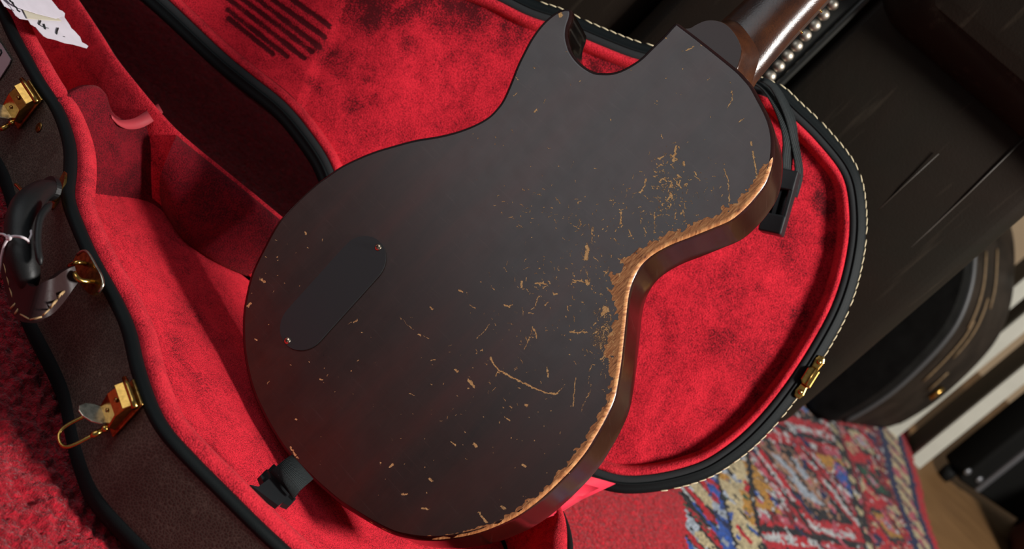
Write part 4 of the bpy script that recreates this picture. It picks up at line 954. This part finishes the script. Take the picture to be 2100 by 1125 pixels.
mk('arm_front', *pillow(xn + 0.012, xr, YF + 0.004, YF + 0.75, 0.165, zc + 0.03, 0.022, 0.010), M['leather'], chair, label='flat leather front of the arm')
v, f = pillow(xn + 0.004, xr + 0.10, YF - 0.045, YF + 0.75, zc - 0.004, zc + 0.27, 0.055, 0.02)
v = [(a, b, c + 0.075 * (a - xn - 0.15)) for a, b, c in v]
mk('arm_roll', v, f, M['leather'], chair, label='rolled leather top of the arm')
xm = aty((1335, 40), YF + 0.03)[0]
mk('seat_front', *pillow(xm - 0.005, xn + 0.006, YF + 0.012, YF + 0.70, 0.165, 0.62, 0.02, 0.006), M['leather'], chair)
mk('seat_front', *pillow(xm - 0.62, xm - 0.002, YF + 0.030, YF + 0.70, 0.165, 0.60, 0.03, 0.015), M['leather'], chair)
mk('backrest', *pillow(xm - 0.66, xr, YF + 0.62, YF + 0.80, 0.165, 0.98, 0.05, 0.02), M['leather'], chair)
mk('nail_strip', *box(V(xn, YF + 0.006, 0.41), np.eye(3), V(0.011, 0.006, 0.24), 0.003), M['welt'], chair)
mk('welt', *tube([V(xn + 0.0135, YF + 0.001, z) for z in np.linspace(0.17, 0.66, 14)], 0.0042, 10), M['welt'], chair)
mk('seam', *tube([aty((1767, 608), YF + 0.0012), aty((1870, 505), YF - 0.0010), aty((1985, 397), YF - 0.0012), aty((2110, 275), YF + 0.0010)], 0.0009, 6), M['crease'], chair)
mk('seam', *tube([aty((1785, 445), YF - 0.0042), aty((1850, 384), YF - 0.0054), aty((1925, 315), YF - 0.0050)], 0.0006, 6), M['crease'], chair)
za, zb_ = aty((1579, 156), YF)[2], aty((1708, 9), YF)[2]; dz = (zb_ - za) / 7
for i in range(-4, 12):
    q = aty((1634, 97), YF); xx = aty((1579 + (1708 - 1579) * i / 7, 156 + (9 - 156) * i / 7), YF)[0]
    mk('nail_head', *lathe([(0.0002, -0.002), (0.0059, -0.002), (0.0060, 0.0), (0.0052, 0.0022), (0.0036, 0.0038), (0.0018, 0.0046), (0.0002, 0.0048)], V(xx + random.uniform(-.0004, .0004), YF, za + dz * i), V(0, -1, 0), 20), M['nail'], chair)
for x in (xm - 0.55, xr - 0.06):
    for y in (YF + 0.08, YF + 0.70): mk('foot', *lathe([(0.022, 0.0), (0.026, 0.03), (0.034, 0.12), (0.034, 0.17)], V(x, y, 0), V(0, 0, 1), 16), simple('dark_wood_foot', (0.02, 0.012, 0.008), 0.4), chair)

# ================================================================== things behind on the right
def rot2(e): return V(e[0], e[1], 0)
c2 = Thing('guitar_case', 'scuffed black guitar case standing upright beside the armchair', 'guitar case', (0.55, 2.25, 0))
e_ = nrm(V(-0.87, 0.50, 0)); s_ = nrm(V(0.50, 0.87, 0)); O_ = V(0.530, 2.15, 0)
curve = spline(np.array([(0.045, 0.001), (0.020, 0.012), (0.009, 0.04), (0.0, 0.10), (0.0, 0.155), (0.006, 0.216), (0.017, 0.26), (0.040, 0.302), (0.072, 0.338), (0.13, 0.385), (0.21, 0.42)]), 40, False)
poly = [tuple(p) for p in curve] + [(0.30, 0.42), (0.37, 0.37), (0.40, 0.25), (0.40, 0.08), (0.36, 0.001)]
mk('front', *prism(poly, (O_, e_, V(0, 0, 1), s_), -0.012, 0.030, 0.008), M['darkcase'], c2, sharp=50, label='black front of the upright case')
mk('side', *prism([(a + 0.003, b) for a, b in poly], (O_, e_, V(0, 0, 1), s_), 0.030, 0.262, 0.012), M['darkside'], c2, sharp=50, label='worn brown-black side of the upright case')
P_ = lambda i, sd, o=0.0: O_ + e_ * (curve[i][0] - o) + V(0, 0, 1) * curve[i][1] + s_ * sd
mk('edge_bead', *tube([P_(i, 0.030, 0.001) for i in range(3, 40)], 0.0045, 8), M['bead'], c2)
for a, b, sd in ((12, 22, .10), (16, 25, .125), (20, 30, .09), (23, 31, .15), (11, 15, .16)):
    mk('scuff', *ribbon([P_(i, sd, 0.0002) for i in range(a, b)], [P_(i, sd + 0.007, 0.0002) for i in range(a, b)], 0.001), M['tanwear'], c2)
mk('clasp', *tube([P_(10, .19, .004), P_(12, .195, .004)], 0.005, 8), M['gold'], c2)

bars = [((1884, 925), (1905, 940), 2.46, 0.95), ((2003, 722), (2022, 742), 2.46, 0.95), ((2042, 620), (2058, 640), 2.46, 0.95)]
lab3 = ['pale painted board standing upright, nearest the black box', 'pale painted board standing upright, middle one of three', 'pale painted board standing upright, farthest back by the black case']
for (qa, qb, y, hgt), lb in zip(bars, lab3):
    xa, xb = aty(qa, y)[0], aty(qb, y)[0]
    th = Thing('board', lb, 'board', ((xa + xb) / 2, y, -0.012), 'pale boards by the back wall')
    mk('front_edge', *box(V((xa + xb) / 2, y, hgt / 2 - 0.012), np.eye(3), V(0.0125, 0.006, hgt / 2), 0.001), M['white_edge'], th, smooth=False)
    mk('side_face', *box(V((xa + xb) / 2 - 0.001, y + 0.056, hgt / 2 - 0.012), np.eye(3), V(0.0115, 0.05, hgt / 2 - 0.001)), M['board_shade'], th, smooth=False)
amp = Thing('equipment_case', 'black equipment case with a grey metal strip on the wooden floor', 'equipment case', (1.05, 2.45, -0.012))
fa, fb_ = atz((1945, 985), 0.0), atz((2085, 1078), 0.0)
ed = nrm((fb_ - fa) * V(1, 1, 0)); bn = nrm(V(-ed[1], ed[0], 0)); Lm = np.linalg.norm(fb_ - fa)
mk('body', *box((fa + fb_) / 2 + ed * 0.07 + bn * 0.034 + V(0, 0, 0.18), (ed, bn, V(0, 0, 1)), V(Lm / 2 + 0.05, 0.034, 0.17), 0.008, 3), M['ampblack'], amp, sharp=40)
qs = atz((2006, 1022), 0.01)
k_ = (qs - fa) @ ed
mk('metal_strip', *box(fa + ed * k_ - bn * 0.002 + V(0, 0, 0.18), (ed, bn, V(0, 0, 1)), V(0.006, 0.005, 0.165), 0.002), M['alu'], amp)
for tt in (0.02, Lm + 0.05): mk('foot', *lathe([(0.012, -0.012), (0.014, 0.0), (0.014, 0.012)], fa + ed * tt + bn * 0.03, V(0, 0, 1), 12), M['ampblack'], amp)
for tt in (0.012, 0.05): mk('rivet', *lathe([(0.008, 0), (0.006, 0.003), (0.001, 0.005)], fa + ed * tt - bn * 0.001 + V(0, 0, 0.035), -bn, 12), M['alu'], amp)
rb = atz((2098, 1110), 0.02)
bag = Thing('bag', 'red-brown leather bag at the bottom right corner on the floor', 'bag', (rb[0] + 0.09, rb[1], -0.012))
mk('body', *pillow(rb[0] - 0.006, rb[0] + 0.20, rb[1] - 0.10, rb[1] + 0.08, -0.012, 0.17, 0.02, 0.01), M['redbrown'], bag)
mk('piping', *tube([V(rb[0] - 0.003, rb[1] - 0.095, z) for z in np.linspace(0, 0.15, 8)], 0.004, 8), M['welt'], bag)

# ================================================================== paper tag and string
tg = Thing('paper_tag', 'torn white paper tag with handwriting lying across the case', 'paper tag', tuple(atz((90, 30), 0.090)))
def sheet(px, z, name, mat, par, crumple=0.002, seed=1):
    P3 = np.array([atz(q, z(q)) for q in px]); n = nrm(V(0, -0.3, 1))
    return mk(name, *plate3(P3, n, 0.0006), M[mat], par, smooth=False)
zt = lambda q: 0.094 + 0.010 * (1 - q[0] / 180.0)
lower = [(-40, -60), (-10, -18), (8, 12), (24, 20), (31, 31), (40, 38), (57, 41), (62, 49), (72, 55), (80, 65), (88, 73), (97, 78), (112, 81), (132, 88), (150, 91), (168, 96), (178, 99), (181, 95), (176, 91), (168, 87), (164, 76), (160, 72), (153, 64), (146, 58), (143, 52), (139, 46), (132, 36), (133, 28), (128, 23), (121, 20), (105, 0), (70, -60)]
lowp = sheet(lower, zt, 'sheet', 'paper', tg)
upper = [(-20, -60), (4, -10), (20, 6), (36, 15), (47, 19), (75, 28), (115, 38), (130, 32), (128, 24), (119, 19), (104, 0), (66, -60)]
sheet(upper, lambda q: zt(q) + 0.0035, 'folded_sheet', 'paper', tg)
sheet([(47, 20), (75, 29), (118, 37), (126, 43), (92, 41), (56, 38)], lambda q: zt(q) + 0.0016, 'tape', 'tape', tg)
for st, th in [([(83, 43), (80, 50)], .8), ([(90, 50), (91, 54), (93, 59)], .8), ([(80, 50), (88, 55), (100, 58)], .22), ([(119, 58), (117, 63), (116, 69)], .8), ([(131, 75), (133, 75)], .3)]:
    mk('handwriting', *tube([atz(q, zt(q) + 0.0010) for q in st], th * 0.001, 6), M['ink'], lowp)
mk('handwriting', *tube([atz(q, zt(q) + 0.0046) for q in [(18, -4), (22, 3), (26, 5), (29, 12), (34, 16), (36, 21), (41, 24)]], 0.0006, 6), M['ink'], lowp)

sg = Thing('string', 'thin white string tied round the black carrying handle', 'string', tuple(hp((20, 485), 0.053)))
mk('loop', *tube(spline(np.array([hp((-6, 480), .050), hp((6, 480), .054), hp((16, 485), .055), hp((32, 484), .055), hp((48, 487), .053), hp((58, 494), .047), hp((60, 502), .040)]), 40, False), 0.0009, 8), M['string'], sg)
mk('tail', *tube(spline(np.array([hp((20, 486), .055), hp((10, 500), .055), hp((3, 525), .053), hp((0, 548), .050), hp((-6, 570), .047)]), 30, False), 0.0009, 8), M['string'], sg)
mk('knot', *tube(spline(np.array([hp((17, 484), .056), hp((21, 487), .057), hp((18, 490), .056), hp((15, 487), .056)]), 12, False), 0.0013, 8), M['string'], sg)
mk('end', *tube(spline(np.array([hp((58, 494), .046), hp((64, 482), .044), hp((63, 472), .042)]), 12, False), 0.0008, 8), M['string'], sg)

for o in bpy.data.objects:
    if 'origin' in o: del o['origin']
